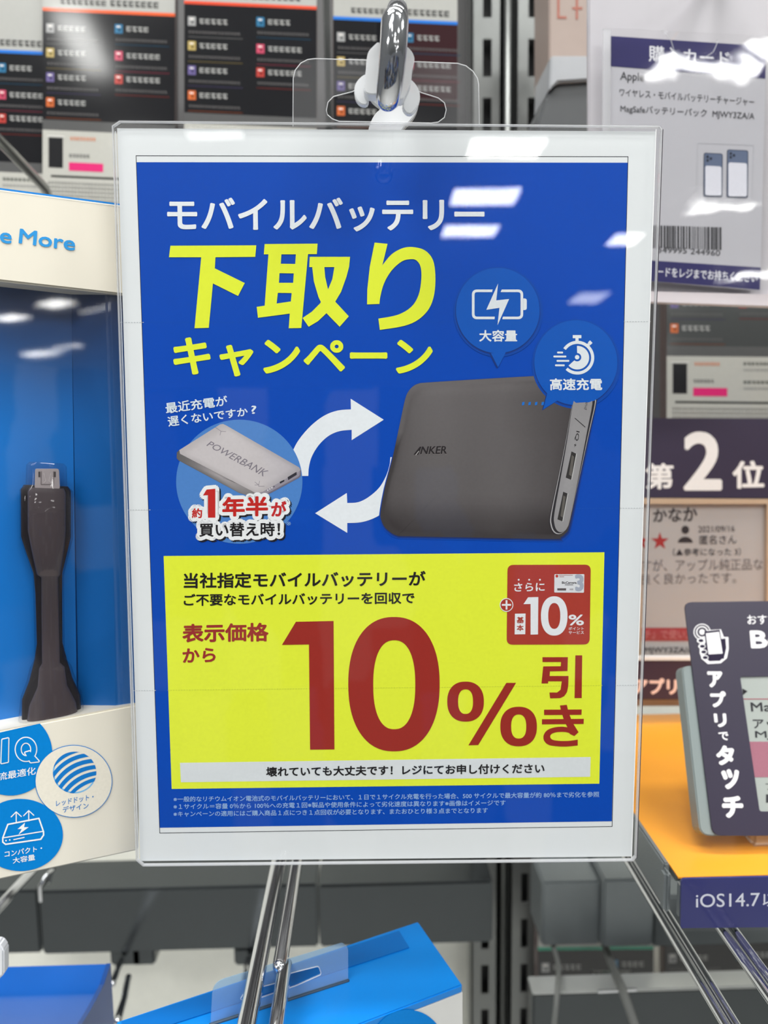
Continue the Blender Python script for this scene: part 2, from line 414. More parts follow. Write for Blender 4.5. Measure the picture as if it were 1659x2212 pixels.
# fold marks (dotted)
k = Ink(SG)
for (xa, ya, xb, yb) in ((259, 696, 1408, 694), (275, 1101, 1392, 1097), (288, 1491, 1378, 1479)):
    n = 190
    for i in range(n):
        a, b = i/n, (i+.55)/n
        x0, x1 = xa+(xb-xa)*a, xa+(xb-xa)*b; y0 = ya+(yb-ya)*a; c = C(185, 190, 194) if (x0 < 296+.035*(y0-350) or x0 > 1356-.025*(y0-350)) else (C(196, 208, 60) if (y0 > 1200 and 362 < x0 < 1299) else C(24, 84, 178))
        k.rect(x0, y0, x1, y0+1.2, c, 3.4 if ya > 1400 else 2)
    k.build('fold_mark', paper, kind='stuff'); k = Ink(SG)
# headings
t1 = T(330, 400, 2.212)
HW = C(226, 231, 236)
k = Ink(SG)
k.text('モバイルバッテリー', t1(68, 60, 1585, 60, 1585, 222, 70, 222), HW, 4, .022, 6)
k.build('white_heading', paper)
k = Ink(SG)
k.poly(t1(85, 290, 495, 288, 490, 343, 300, 345, 297, 398, 440, 468, 408, 530, 288, 470, 268, 682, 200, 684, 232, 345, 78, 345), YEL, 4)
# 取
k.poly(t1(535, 282, 788, 280, 784, 330, 742, 330, 710, 683, 650, 684, 655, 614, 503, 634, 497, 582, 535, 576, 553, 331, 531, 331), YEL, 4,
       [t1(615, 331, 684, 331, 681, 377, 612, 376)[::1], t1(606, 421, 674, 422, 671, 467, 603, 467), t1(598, 515, 664, 516, 660, 556, 592, 566)])
k.poly(t1(750, 343, 943, 343, 938, 392, 748, 392), YEL, 4)
k.poly(t1(868, 391, 938, 391, 925, 440, 900, 510, 872, 557, 830, 612, 790, 650, 745, 677, 716, 635, 760, 605, 800, 565, 835, 505, 858, 450), YEL, 4)
k.poly(t1(762, 391, 820, 391, 824, 440, 838, 500, 872, 557, 937, 627, 893, 677, 830, 612, 792, 535, 770, 460), YEL, 4)
ri = spline([(p[0], p[1], 0) for p in t1(1097, 383, 1140, 332, 1190, 303, 1240, 296, 1300, 312, 1338, 357, 1350, 430, 1345, 520, 1320, 590, 1270, 642, 1200, 673, 1085, 692)], 4)
ri2 = spline([(p[0], p[1], 0) for p in t1(1078, 638, 1170, 620, 1235, 582, 1270, 525, 1283, 450, 1280, 392, 1262, 362, 1235, 354, 1190, 365, 1140, 410, 1105, 470, 1088, 530, 1083, 568)], 4)
k.poly(t1(1060, 275, 1122, 281)+[(p[0], p[1]) for p in ri+ri2]+t1(1024, 570, 1025, 500, 1037, 390), YEL, 4)
k.text('キャンペーン', t1(98, 727, 1338, 727, 1338, 915, 98, 915), YEL, 4, .028, 6)
k.build('yellow_heading', paper)
# speech bubbles
t2b = T(960, 580, 4.046)
BUB, BSH = C(14, 86, 182), C(22, 52, 122)
def bubble(ink, cx, cy, rx, ry, tail):
    for i in range(5):
        f = i/4; cc = mixc(C(10, 72, 168), BSH, f*f)
        ink.poly(ell(cx-1.5*f+1, cy+3, rx+6-6*f, ry+5-5*f, 60), cc, 4+i*.12)
    ink.poly([(x-2.5, y+2.5) for x, y in tail], BSH, 4.5)
    ink.poly(ell(cx, cy, rx, ry, 72), BUB, 5); ink.poly(tail, BUB, 5)
# ---- big power bank picture
t4 = T(800, 780, 3.19)
body = t4(265, 205, 300, 170, 335, 155, 380, 149, 700, 128, 1140, 103, 1390, 93, 1480, 110, 1535, 170, 1542, 280, 1503, 500, 1440, 800, 1372, 1130, 1342, 1190, 1305, 1217, 1262, 1226, 700, 1216, 230, 1206, 190, 1203, 150, 1187, 100, 1145, 76, 1095, 70, 1040, 100, 870, 150, 680, 210, 400, 240, 262)
body = [(p[0], p[1]) for p in spline([(x, y, 0) for x, y in body], 3, True)]
def bodyc(x, y, r):
    u = (x-822)/450.; v = (y-813)/350.
    g = 76 + 24*math.exp(-((u-.28)/.22)**2)*(1-.5*v) + 14*math.exp(-((u-.6)/.15)**2)
    g -= 26*smooth(v, .72, .95); g -= 16*smooth(u, .8, 1.0)
    if r > .95: g = 58 if v > .4 else 92
    elif r > .9: g -= 4
    g += 8*math.exp(-((v-.05)/.05)**2)
    return C(g+4, g, g+1)
shd = Ink(SG)
for i in range(5):
    f = i/4; cx, cy = 1045, 995
    shd.poly([(cx+(x-cx)*(1.022-.02*f)+2, cy+(y-cy)*(1.024-.02*f)+2) for x, y in body], mixc(BLUE, C(26, 48, 108), f), 3+i*.15)
shd.build('printed_shadow', paper)
# ---- arrows (under the bank)
t3 = T(330, 830, 3.13)
ar = Ink(SG)
AW = C(226, 231, 236)
outer = [(p[0], p[1]) for p in spline([(x, y, 0) for x, y in t3(1340, 170, 1250, 178, 1160, 212, 1070, 280, 990, 372, 945, 455, 922, 525)], 4)]
inner = [(p[0], p[1]) for p in spline([(x, y, 0) for x, y in t3(1052, 620, 1056, 560, 1075, 490, 1120, 415, 1185, 352, 1260, 318, 1345, 308)], 4)]
ar.poly(t3(1338, 98)+outer+t3(980, 560, 1000, 620)+inner+t3(1345, 378, 1562, 240), AW, 2.4)
up_ = [(p[0], p[1]) for p in spline([(x, y, 0) for x, y in t3(1315, 803, 1390, 797, 1460, 762, 1530, 700, 1575, 625, 1600, 550, 1607, 493)], 4)]
lo_ = [(p[0], p[1]) for p in spline([(x, y, 0) for x, y in t3(1700, 700, 1640, 800, 1560, 868, 1480, 912, 1400, 934, 1315, 938)], 4)]
ar.poly(t3(1312, 735)+up_+t3(1700, 493)+lo_+t3(1315, 1005, 1098, 872), AW, 2.4)
ar.build('white_arrow_print', paper)
k = Ink(SG)
k.fan(body, bodyc, 4, (1, .985, .965, .93, .88, .8, .7, .58, .45, .3, .15))
side = t4(1395, 285, 1420, 280, 1520, 276, 1547, 282, 1503, 490, 1440, 790, 1372, 1095, 1345, 1160, 1305, 1187, 1268, 1172, 1248, 1122, 1250, 1050, 1300, 800, 1350, 540)
side = [(p[0], p[1]) for p in spline([(x, y, 0) for x, y in side], 3, True)]
cx, cy = 1238, 1010
k.poly([(cx+(x-cx)*1.09, cy+(y-cy)*1.02) for x, y in side], C(44, 42, 46), 4.6)
k.poly([(cx+(x-cx)*1.05, cy+(y-cy)*1.012) for x, y in side], C(168, 166, 168), 4.75)
k.poly(side, C(46, 44, 48), 4.9)
k.fan([(cx+(x-cx)*.88, cy+(y-cy)*.982) for x, y in side], lambda x, y, r: C(142+10*(1-r), 140+10*(1-r), 142+10*(1-r)), 5.05, (1, .9, .6))
for q in ((1385, 622, 1417, 638, 1383, 818, 1345, 803), (1328, 900, 1358, 912, 1322, 1104, 1288, 1090)):
    q = t4(*q); k.poly([(x+1.5, y+.6) for x, y in q], C(190, 190, 190), 5.2); k.poly(q, C(52, 50, 50), 5.35)
    qx, qy = sum(p[0] for p in q)/4, sum(p[1] for p in q)/4
    k.poly([(qx+(x-qx)*.5+1, qy+(y-qy)*.75) for x, y in q], C(96, 92, 88), 5.5)
k.line(t4(1408, 393, 1480, 456), 1.6, C(40, 38, 40), 5.3)
k.text('IQ', t4(1440, 485, 1432, 552, 1405, 545, 1415, 480), C(46, 44, 46), 5.3, .02)
k.text('ınd', t4(1505, 288, 1490, 336, 1472, 330, 1482, 284), C(70, 68, 70), 5.3)
k.poly(t4(1418, 565, 1400, 580, 1410, 580, 1402, 596, 1420, 576, 1410, 576), C(40, 38, 40), 5.3)
k.text('NKER', t4(356, 588, 532, 585, 526, 640, 342, 643), C(38, 34, 36), 5.2, .03)
k.text('NKER', t4(357.5, 591, 533.5, 588, 527.5, 643, 343.5, 646), C(120, 114, 114), 5.1, .03)
k.poly(t4(340, 590, 352, 590, 330, 645, 318, 645, 324, 628, 314, 645, 297, 645), C(40, 36, 38), 5.2)
k.line(t4(312, 648, 334, 620), 1.2, C(196, 192, 190), 5.25)
for x in (1053, 1097, 1142, 1187): k.poly(t4(x-7, 283, x+9, 281, x+6, 303, x-10, 305), C(30, 110, 200), 5.2)
k.build('printed_power_bank', paper)
k = Ink(SG)
bubble(k, 1075, 671, 90.3, 92, t2b(405, 740, 468, 864, 535, 735))
bubble(k, 1243.5, 783.5, 89.6, 91.5, t2b(898, 1090, 862, 1232, 992, 1150))
k.build('speech_bubble_print', paper)
k = Ink(SG); IC = C(222, 228, 233)
def rpath(pts, r): return rrect(pts, r, 6)
k.line([(1064, 628.5)]+rrect([(1064, 628.5), (1022, 628.5), (1022, 687), (1069, 687)], [0, 9, 9, 0])[1:-1]+[(1069, 687)], 5.6, IC, 6)
k.line([(1079, 628.5)]+rrect([(1079, 628.5), (1127, 628.5), (1127, 687), (1087, 687)], [0, 9, 9, 0])[1:-1]+[(1087, 687)], 5.6, IC, 6)
k.poly(rrect([(1130, 645), (1137.6, 645), (1137.6, 670), (1130, 670)], [0, 5, 5, 0]), IC, 6)
k.poly([(1072, 614), (1063, 628), (1063, 633), (1080, 633), (1084, 625)], BUB, 6.2); k.poly([(1067, 700), (1069, 680), (1087, 683), (1083, 692)], BUB, 6.2)
k.poly([(1075.7, 612.6), (1071.7, 649.2), (1099.6, 646.2), (1074.4, 702.8), (1078.6, 665.3), (1050.2, 669.5)], IC, 6.5)
k.text('大容量', t2b(303, 538, 635, 538, 635, 640, 303, 640), IC, 6, .025)
sx, sy = 1246.7, 772.8
k.poly(ell(sx, sy, 36.5, 36.5, 40, 2, 146, -134)+ell(sx, sy, 29.8, 29.8, 40, 2, 146, -134)[::-1], IC, 6)
k.poly([(sx, sy)]+ell(sx, sy, 25.5, 25.5, 32, 2, 92, -138), IC, 6)
k.poly(ell(sx-.5, sy-1, 9, 9, 24), BUB, 6.3); k.poly(ell(sx-.5, sy-1, 4.8, 4.8, 20), IC, 6.6)
k.rect(1236.8, 724, 1255.4, 730.8, IC, 6); k.rect(1242.6, 729, 1249.4, 737, IC, 6)
k.poly([(1274, 735.5), (1279.5, 741), (1275, 745.5), (1269.5, 740)], IC, 6); k.poly([(1270, 741), (1274.5, 745.5), (1271.5, 748), (1267.5, 744)], IC, 6)
for x0, x1, y in ((1203, 1216, 761.7), (1195, 1223, 770.3), (1202, 1229.4, 779.7), (1198.5, 1219.5, 789.3)):
    k.poly(rrect([(x0, y-2), (x1, y-2), (x1, y+2), (x0, y+2)], 1.9), IC, 6)
k.text('高速充電', t2b(920, 960, 1378, 960, 1378, 1065, 920, 1065), IC, 6, .025)
k.build('bubble_icons', paper)
# ---- small old power bank
k = Ink(SG)
k.poly(ell(517, 1040.5, 136.4, 134, 80), C(76, 128, 196), 2.6)
top = t3(180, 445, 455, 272, 475, 268, 500, 280, 990, 562, 1000, 580, 985, 592, 745, 726, 715, 735, 690, 732, 185, 470)
sidef = t3(163, 462, 180, 445, 700, 725, 745, 726, 720, 748, 640, 752, 585, 735, 175, 515, 162, 500)
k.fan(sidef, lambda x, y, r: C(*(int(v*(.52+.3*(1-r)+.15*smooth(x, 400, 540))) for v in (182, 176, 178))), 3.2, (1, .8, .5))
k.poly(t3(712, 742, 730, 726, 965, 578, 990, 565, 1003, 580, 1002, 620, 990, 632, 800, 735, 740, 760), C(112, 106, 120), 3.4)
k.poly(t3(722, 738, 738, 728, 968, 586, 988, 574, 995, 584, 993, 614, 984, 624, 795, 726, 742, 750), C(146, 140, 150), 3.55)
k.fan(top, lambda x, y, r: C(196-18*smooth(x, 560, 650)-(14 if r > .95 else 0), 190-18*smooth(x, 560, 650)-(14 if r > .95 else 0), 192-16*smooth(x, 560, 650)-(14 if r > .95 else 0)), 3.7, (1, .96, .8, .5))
k.poly(t3(912, 628, 972, 592, 974, 612, 916, 648), C(50, 46, 50), 4)
k.poly(t3(858, 660, 890, 645, 890, 656, 862, 672), C(40, 38, 42), 4)
for i in range(4): k.poly(ell(330+(778+i*14)/3.13, 830+(716-i*8)/3.13, 1.2, 1.4, 10), C(236, 236, 240) if i < 3 else C(60, 56, 60), 4)
k.text('POWERBANK', t3(395, 385, 790, 588, 748, 625, 362, 415), C(126, 120, 130), 4, .005)
for a in ((425, 292, 462, 318, 495, 320), (462, 318, 455, 345), (690, 660, 715, 680), (722, 655, 716, 690, 755, 690), (690, 682, 716, 680)):
    k.line(t3(*a), 1., C(134, 128, 138), 4)
k.build('printed_old_power_bank', paper)
k = Ink(SG)
A_ = [('約', t3(265, 838, 335, 838, 335, 905, 265, 905), .03), ('年半', t3(470, 762, 782, 755, 780, 893, 470, 895), .035), ('が', t3(800, 792, 905, 788, 905, 893, 800, 895), .035)]
B_ = [('買い替え時！', t3(315, 938, 862, 930, 862, 1028, 315, 1032), .025)]
one = t3(365, 712, 424, 706, 424, 902, 374, 902, 374, 750, 340, 752)
def onef(dx, dy, col, L): k.poly([(x+dx, y+dy) for x, y in one], col, L)
for i in range(14):
    a = 2*math.pi*i/14; onef(8.5*math.cos(a)+3.5, 8.5*math.sin(a)+3.5, BLK, 4.2)
    onef(8.5*math.cos(a), 8.5*math.sin(a), C(232, 234, 236), 4.8)
for s_, q, b in A_+B_:
    k.halo(s_, q, BLK, 8.5, 4.2, .02, 14, 3.5, 3.5); k.halo(s_, q, C(232, 234, 236), 8.5, 4.8, .02, 18); k.halo(s_, q, C(232, 234, 236), 4.5, 4.8, .02, 9)
k.build('white_outline_print', paper)
k = Ink(SG)
for s_, q, b in A_: k.text(s_, q, C(190, 38, 34), 5.2, b, 4)
onef(0, 0, C(190, 38, 34), 5.2)
for s_, q, b in B_: k.text(s_, q, BLK, 5.2, b)
k.build('year_and_half_lettering', paper)
k = Ink(SG)
k.text('最近充電が', t3(82, 126, 502, 76, 508, 145, 92, 200), C(214, 226, 240), 4, .018)
k.build('white_question_lettering', paper); k = Ink(SG)
k.text('遅くないですか', t3(97, 220, 640, 155, 645, 214, 108, 288), C(214, 226, 240), 4, .018); k.build('white_question_lettering', paper); k = Ink(SG); k.text('?', t3(665, 146, 700, 142, 704, 198, 669, 202), C(214, 226, 240), 4, .018)
k.build('white_question_lettering', paper); k = Ink(SG); k.text('※', t3(903, 928, 935, 928, 935, 955, 903, 955), C(120, 160, 215), 4)
l1 = '※一般的なリチウムイオン電池式のモバイルバッテリーにおいて、１日で１サイクル充電を行った場合、500 サイクルで最大容量が約 80％まで劣化を参照'
l2 = '※１サイクル＝容量 0％から 100％への充電１回※製品や使用条件によって劣化速度は異なります※画像はイメージです'
l3 = '※キャンペーンの適用にはご購入商品１点につき１点回収が必要となります、またおひとり様３点までとなります'
FC = C(150, 184, 228)
k.build('white_question_lettering', paper); k = Ink(SG)
k.text(l1, [(375, 1720), (1294, 1709.5), (1294, 1721.5), (375, 1732)], FC, 4, .01, 2); k.build('small_print_line', paper); k = Ink(SG)
k.text(l2, [(375, 1736), (1092, 1727.5), (1092, 1739.5), (375, 1748)], FC, 4, .01, 2); k.build('small_print_line', paper); k = Ink(SG)
k.text(l3, [(375, 1752), (1053.6, 1744), (1053.6, 1756), (375, 1764)], FC, 4, .01, 2); k.build('small_print_line', paper); k = Ink(SG)

# ---- yellow panel lettering
t5 = T(350, 1180, 2.765); t6 = T(950, 1180, 4.366); t4b = T(600, 1320, 4.1475)
k = Ink(SG)
k.text('当社指定モバイルバッテリーが', t5(130, 158, 1575, 146, 1572, 238, 130, 252), BLK, 4, .024)
k.build('black_lettering', paper); k = Ink(SG)
k.text('ご不要なモバイルバッテリーを回収で', t5(130, 284, 1508, 272, 1508, 343, 130, 357), BLK, 4, .024)
k.build('black_lettering', paper); k = Ink(SG)
k.text('壊れていても大丈夫です！レジにてお申し付けください', [(575, 1656), (1176, 1648.5), (1176, 1670), (575, 1677.5)], BLK, 5, .028)
k.build('black_lettering', paper)
k = Ink(SG)
k.text('表示価格', t5(122, 464, 637, 455, 637, 568, 122, 574), RED, 4, .03)
k.text('から', t5(122, 610, 322, 604, 320, 690, 124, 696), RED, 4, .03)
k.poly(t4b(163, 95, 500, 88, 508, 1238, 290, 1240, 280, 298, 38, 302), RED, 4)
k.poly(ell(600+1041/4.1475, 1320+653.5/4.1475, 409/4.1475, 601.5/4.1475, 90, 2.25), RED, 4, [ell(600+1043.5/4.1475, 1320+658.5/4.1475, 188.5/4.1475, 398.5/4.1475, 70, 2.35)])
def oo(x0, x1, y0, y1, X0, X1, Y0, Y1):
    s = 4.366
    k.poly(ell(950+(x0+x1)/2/s, 1180+(y0+y1)/2/s, (x1-x0)/2/s, (y1-y0)/2/s, 60, 2.3), RED, 4, [ell(950+(X0+X1)/2/s, 1180+(Y0+Y1)/2/s, (X1-X0)/2/s, (Y1-Y0)/2/s, 50, 2.4)])
oo(70, 415, 1275, 1652, 172, 313, 1348, 1580); oo(570, 915, 1512, 1885, 672, 815, 1585, 1812)
k.poly(t6(627, 1287, 718, 1287, 362, 1873, 270, 1875), RED, 4)
k.poly(t6(1278, 1028, 1342, 1028, 1337, 1430, 1270, 1430), RED, 4)
k.poly(t6(968, 1045, 1207, 1045, 1203, 1175, 1038, 1178, 1035, 1222, 1213, 1222, 1210, 1320, 1198, 1375, 1172, 1412, 1135, 1430, 1040, 1433, 1033, 1378, 1105, 1378, 1138, 1352, 1150, 1272, 1022, 1272, 1020, 1292, 958, 1292, 975, 1132, 1140, 1130, 1143, 1090, 968, 1090), RED, 4)
k.poly(t6(983, 1540, 1337, 1538, 1335, 1588, 983, 1590), RED, 4); k.poly(t6(963, 1630, 1357, 1626, 1355, 1674, 963, 1678), RED, 4)
k.poly(t6(1132, 1500, 1197, 1494, 1212, 1560, 1250, 1660, 1308, 1752, 1268, 1788, 1225, 1768, 1215, 1730, 1175, 1650, 1148, 1570), RED, 4)
ki = spline([(x, y, 0) for x, y in t6(1215, 1708, 1150, 1700, 1075, 1708, 1010, 1735, 978, 1785, 985, 1835, 1030, 1872, 1120, 1886, 1210, 1886, 1300, 1877)], 4)
ki2 = spline([(x, y, 0) for x, y in t6(1300, 1822, 1210, 1834, 1120, 1833, 1060, 1822, 1040, 1795, 1052, 1770, 1090, 1754, 1150, 1749, 1210, 1756, 1268, 1788)], 4)
k.poly([(p[0], p[1]) for p in ki+ki2], RED, 4)
k.build('red_lettering', paper)
k = Ink(SG); RC = C(166, 58, 46); PW = C(224, 226, 230)
k.poly(rrect(t6(638, 175, 1423, 173, 1412, 925, 630, 927), 13), RC, 4)
k.poly(ell(950+628/4.366, 1180+552/4.366, 14.6, 14.8), PW, 5); k.poly(ell(950+628/4.366, 1180+552/4.366, 12.9, 13), RC, 5.4)
k.rect(1083.8, 1304.3, 1103.8, 1308.2, PW, 5.8); k.rect(1091.9, 1296, 1095.8, 1316.5, PW, 5.8)
k.text('さらに', t6(700, 345, 988, 340, 988, 422, 700, 426), PW, 5, .02)
for x in (743, 842, 943): k.poly(ell(950+x/4.366, 1180+315/4.366, 2, 2, 14), PW, 5)
k.poly(t6(832, 480, 928, 478, 925, 830, 855, 832, 855, 543, 788, 545), PW, 5)
k.poly(ell(950+1078/4.366, 1180+656/4.366, 125/4.366, 185/4.366, 60, 2.25), PW, 5, [ell(950+1078/4.366, 1180+656/4.366, 57/4.366, 122/4.366, 50, 2.3)])
k.text('%', t6(1213, 643, 1358, 643, 1358, 745, 1213, 745), PW, 5, .03)
k.text('ポイント', t6(1213, 760, 1357, 759, 1357, 788, 1213, 789), PW, 5, .01); k.text('サービス', t6(1213, 798, 1357, 796, 1357, 826, 1213, 828), PW, 5, .01)
k.poly(t6(708, 635, 808, 633, 805, 828, 705, 830), PW, 5)
k.text('基', t6(724, 664, 792, 664, 792, 724, 724, 724), RC, 5.5, .03); k.text('本', t6(724, 738, 790, 738, 790, 798, 724, 798), RC, 5.5, .03)
k.poly(rrect(t6(1080, 262, 1362, 262, 1358, 437, 1078, 435), 2), C(214, 216, 220), 5)
k.text('3', t6(1270, 262, 1358, 262, 1355, 425, 1275, 425), C(160, 166, 182), 5.3, .05)
k.text('BicCamera', t6(1150, 330, 1288, 330, 1288, 353, 1150, 353), C(60, 56, 60), 5.6, .03)
k.rect(1220, 1262.4, 1238, 1264, C(110, 108, 112), 5.6)
k.poly(ell(950+1103/4.366, 1180+280/4.366, 3, 3.2, 20), C(190, 60, 44), 5.6)
k.rect(1207, 1241.6, 1237, 1243, C(170, 130, 130), 5.6); k.rect(1208, 1245, 1218, 1246.4, C(170, 130, 130), 5.6)
k.rect(1203.5, 1270.5, 1222.5, 1275.2, C(92, 84, 86), 5.6); k.rect(1230, 1271, 1238, 1274.5, C(170, 168, 172), 5.6)
k.build('red_card_print', paper)

# ================================================================ chrome hook and silicone clip above the sign
hook = thing('sign_hook', at(850, 60, .275), 'bright chrome hook bar with a rounded end holding the poster tab', 'hook')
yh = .272
a0 = at(853, 46, yh)
mk('hook_tip', *tube([a0, at(850, 100, yh), at(846, 150, yh+.001), at(841, 190, yh+.003), at(838, 212, yh+.005)], [.0046, .0046, .0045, .0044, .0042], 28, True, True), CHROME, hook, True)
mk('hook_bar', *tube([at(856, 52, yh+.003), at(858, 20, yh+.06), at(859, -4, .40), at(858, -30, .50), at(857, -45, .575)], [.0042]*5, 24, False, False), CHROME, hook, True)
mk('hook_plate', *box(at(830, -100, .575), at(885, -14, .583), .003), GREYP, hook)
SIL = clear('milky_silicone', tint=(.95, .97, .98), ior=1.4, rough=.22, haze=.72, hazecol=(.94, .95, .97))
clip = thing('silicone_clip', at(840, 230, .285), 'milky white silicone clip wrapped around the chrome hook', 'clip')
yc = .279
SPl = Plane(at(840, 160, yc), (0, -1, 0))
def sil(name, off, th, *p):
    mk(name, *slab(SPl, [(q[0], q[1]) for q in spline([(x, y, 0) for x, y in t2(*p)], 3, True)], off, th, .0006), SIL, clip, True, auto=60)
sil('clip_ear', -.001, .006, 735, 292, 685, 318, 648, 362, 636, 430, 630, 500, 615, 600, 628, 655, 690, 668, 735, 640, 745, 470)
sil('clip_ear', -.001, .006, 905, 322, 955, 348, 980, 400, 976, 450, 962, 500, 958, 570, 925, 650, 895, 700, 850, 694, 840, 660, 862, 560, 872, 450)
sil('clip_loop', -.0065, .003, 640, 470, 592, 492, 556, 540, 546, 600, 562, 658, 600, 692, 650, 682, 650, 560)
sil('clip_loop', -.0065, .003, 950, 505, 1000, 545, 1026, 600, 1028, 660, 1005, 720, 962, 762, 918, 745, 900, 690, 935, 600)
TPl = Plane(SG.pt(830, 240, -.0015), SG.n)
mk('clip_tail', *slab(TPl, [(q[0], q[1]) for q in spline([(x, y, 0) for x, y in t2(1008, 690, 1002, 780, 965, 850, 920, 895, 860, 950, 665, 950, 664, 880, 700, 812, 740, 770, 700, 735, 662, 690, 700, 640, 900, 640)], 3, True)], 0, .004, .0008), SIL, clip, True, auto=60)

# ================================================================ blister box at the left
BX = wallplane(290, 900, .335, 25)
CREAM = C(226, 220, 205); BB = C(24, 118, 196)
bxt = thing('charger_box', BX.pt(150, 1860, -.02), 'cream and blue retail box at far left with a plug cable behind its window', 'box')
CARD = pbr('cream_carton', CREAM, .32, noise=.02, scale=30)
mk('top_band', *slab(BX, [(-60, 400), (300, 447), (300, 641), (-60, 601)], 0, .016, .0008), CARD, bxt)
mk('bottom_band', *slab(BX, [(-60, 1590), (300, 1520), (300, 1837), (-60, 1913)], 0, .016, .0008), CARD, bxt)
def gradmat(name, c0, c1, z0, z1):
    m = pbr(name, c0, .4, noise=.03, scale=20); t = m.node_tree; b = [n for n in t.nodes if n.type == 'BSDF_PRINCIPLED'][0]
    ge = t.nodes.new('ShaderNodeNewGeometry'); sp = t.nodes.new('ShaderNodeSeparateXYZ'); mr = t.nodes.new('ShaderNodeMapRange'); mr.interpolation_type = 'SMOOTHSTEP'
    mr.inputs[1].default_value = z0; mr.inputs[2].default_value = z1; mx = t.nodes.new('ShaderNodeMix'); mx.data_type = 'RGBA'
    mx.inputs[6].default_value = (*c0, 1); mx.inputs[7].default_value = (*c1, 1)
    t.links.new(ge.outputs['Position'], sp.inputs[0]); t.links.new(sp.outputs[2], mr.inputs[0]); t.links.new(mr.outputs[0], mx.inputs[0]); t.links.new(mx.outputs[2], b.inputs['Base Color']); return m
zt_, zb_ = BX.pt(150, 620).z, BX.pt(150, 980).z   # shade under the top band painted into the insert: navy top, azure below
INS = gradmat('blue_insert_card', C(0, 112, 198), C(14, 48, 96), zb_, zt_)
def pts(pl, *l): return [pl.pt(*p) for p in l]
p = pts(BX, (-60, 596, -.013), (160, 622, -.013), (172, 1560, -.013), (-60, 1600, -.013))
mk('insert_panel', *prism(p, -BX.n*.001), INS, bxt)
p = pts(BX, (160, 622, -.013), (176, 1562, -.013), (252, 1550, -.0035), (300, 1542, -.002), (300, 630, -.002), (238, 622, -.0035))
vs = p+[q-BX.n*.001 for q in p]
fs = [(0, 1, 2, 5), (5, 2, 3, 4), (6, 7, 8, 11), (11, 8, 9, 10)]
mk('insert_side', vs, fs, gradmat('blue_insert_side', C(0, 94, 170), C(8, 44, 92), zb_, zt_), bxt)  # same painted shade on the insert's side wall
mk('rear_carton', *slab(BX, [(-60, 410), (298, 455), (300, 1830), (-60, 1905)], -.0165, .03), pbr('blue_carton', C(10, 100, 190), .35), bxt)
WF = clear('window_film', ior=1.5, rough=.03, bump=.12, bscale=14)
mk('window_film', *slab(BX, [(-60, 598), (299, 638), (300, 1528), (-60, 1594)], -.0004, .0003), WF, bxt)
DKP = pbr('black_cable_plastic', C(38, 33, 36), .3, spec=.3); BRN = pbr('grey_brown_plug_body', C(84, 74, 76), .25, spec=.5)
def px2m(r): return r*.325/F
def xs(off, *l): return [BX.pt(x, y, off) for x, y, r in l], [px2m(r) for x, y, r in l]
P_, R_ = xs(-.0085, (102, 1052, 44), (102, 1062, 50), (102, 1165, 50), (104, 1205, 40), (106, 1245, 29), (108, 1290, 27), (110, 1400, 26), (112, 1440, 34), (113, 1480, 44), (114, 1520, 60), (115, 1572, 74))
def flat_loft(P_, R_, k, sq=2.6, n=24):
    vs, fs = [], []; ux = (BX.pt(200, 1200)-BX.pt(100, 1200)).normalized()
    for p_, r_ in zip(P_, R_):
        for (x, y) in ell(0, 0, r_, r_*k, n, sq): vs.append(p_+ux*x+BX.n*y)
    m = len(P_)
    for i in range(m-1):
        for j in range(n): fs.append((i*n+j, i*n+(j+1) % n, (i+1)*n+(j+1) % n, (i+1)*n+j))
    fs += [tuple(range(n)), tuple((m-1)*n+j for j in range(n-1, -1, -1))]; return vs, fs
mk('plug_recess', *flat_loft(P_, [min(r, .012)*1.0 for r in R_], .2), DKP, bxt, True, auto=50)
P2, R2 = xs(-.006, (103, 1056, 34), (103, 1066, 38), (103, 1150, 38), (105, 1190, 33), (107, 1246, 24), (109, 1252, 17), (112, 1440, 18), (114, 1450, 26), (115, 1490, 30), (116, 1530, 48), (116, 1572, 58))
plug = mk('cable_plug', *flat_loft(P2, [min(r, .0105) for r in R2], .38), BRN, bxt, True, auto=50)
mk('metal_connector', *slab(BX, rrect([(77, 1014), (129, 1014), (131, 1058), (76, 1058)], 5), -.0045, .0035), pbr('tinned_steel', C(214, 200, 198), .25, .4), plug)
kk = Ink(BX, -.0044)
kk.rect(84, 1020, 88, 1032, C(70, 62, 62), 1).rect(118, 1020, 122, 1032, C(70, 62, 62), 1)
kk.line([(90, 1020), (90, 1048), (117, 1048), (117, 1020)], 1.6, C(112, 100, 100), 1).line([(96, 1024), (100, 1040), (96, 1044)], 1, C(210, 200, 200), 1).line([(111, 1024), (107, 1040), (111, 1044)], 1, C(210, 200, 200), 1)
kk.build('connector_marks', plug)
P3, R3 = xs(-.0075, (103, 1001, 34), (103, 1008, 40), (103, 1050, 41), (103, 1062, 53), (103, 1168, 53), (105, 1215, 40), (107, 1250, 31), (110, 1430, 30), (112, 1450, 42), (113, 1480, 50), (114, 1510, 62), (115, 1572, 80))
mk('clear_blister', *flat_loft(P3, [min(r, .0135) for r in R3], .5), clear('blister_plastic', tint=(.9, .91, .93), ior=1.45, rough=.04), bxt, True, auto=60)
kk = Ink(BX, .0002)
kk.poly([(-60, 398.5), (300, 445.5), (300, 449.5), (-60, 402.5)], C(40, 130, 210), 1)
TB = C(52, 146, 212)
kk.text('e', [(0, 501), (26, 504.5), (25, 528), (-1, 524)], TB, 1, .035); kk.text('More', [(43, 494), (163, 511), (162, 542.5), (40, 526)], TB, 1, .028)
kk.build('blue_lettering', bxt)
tc5 = T(0, 980, 2.404); BL2 = C(0, 124, 202)
kk = Ink(BX, .0002)
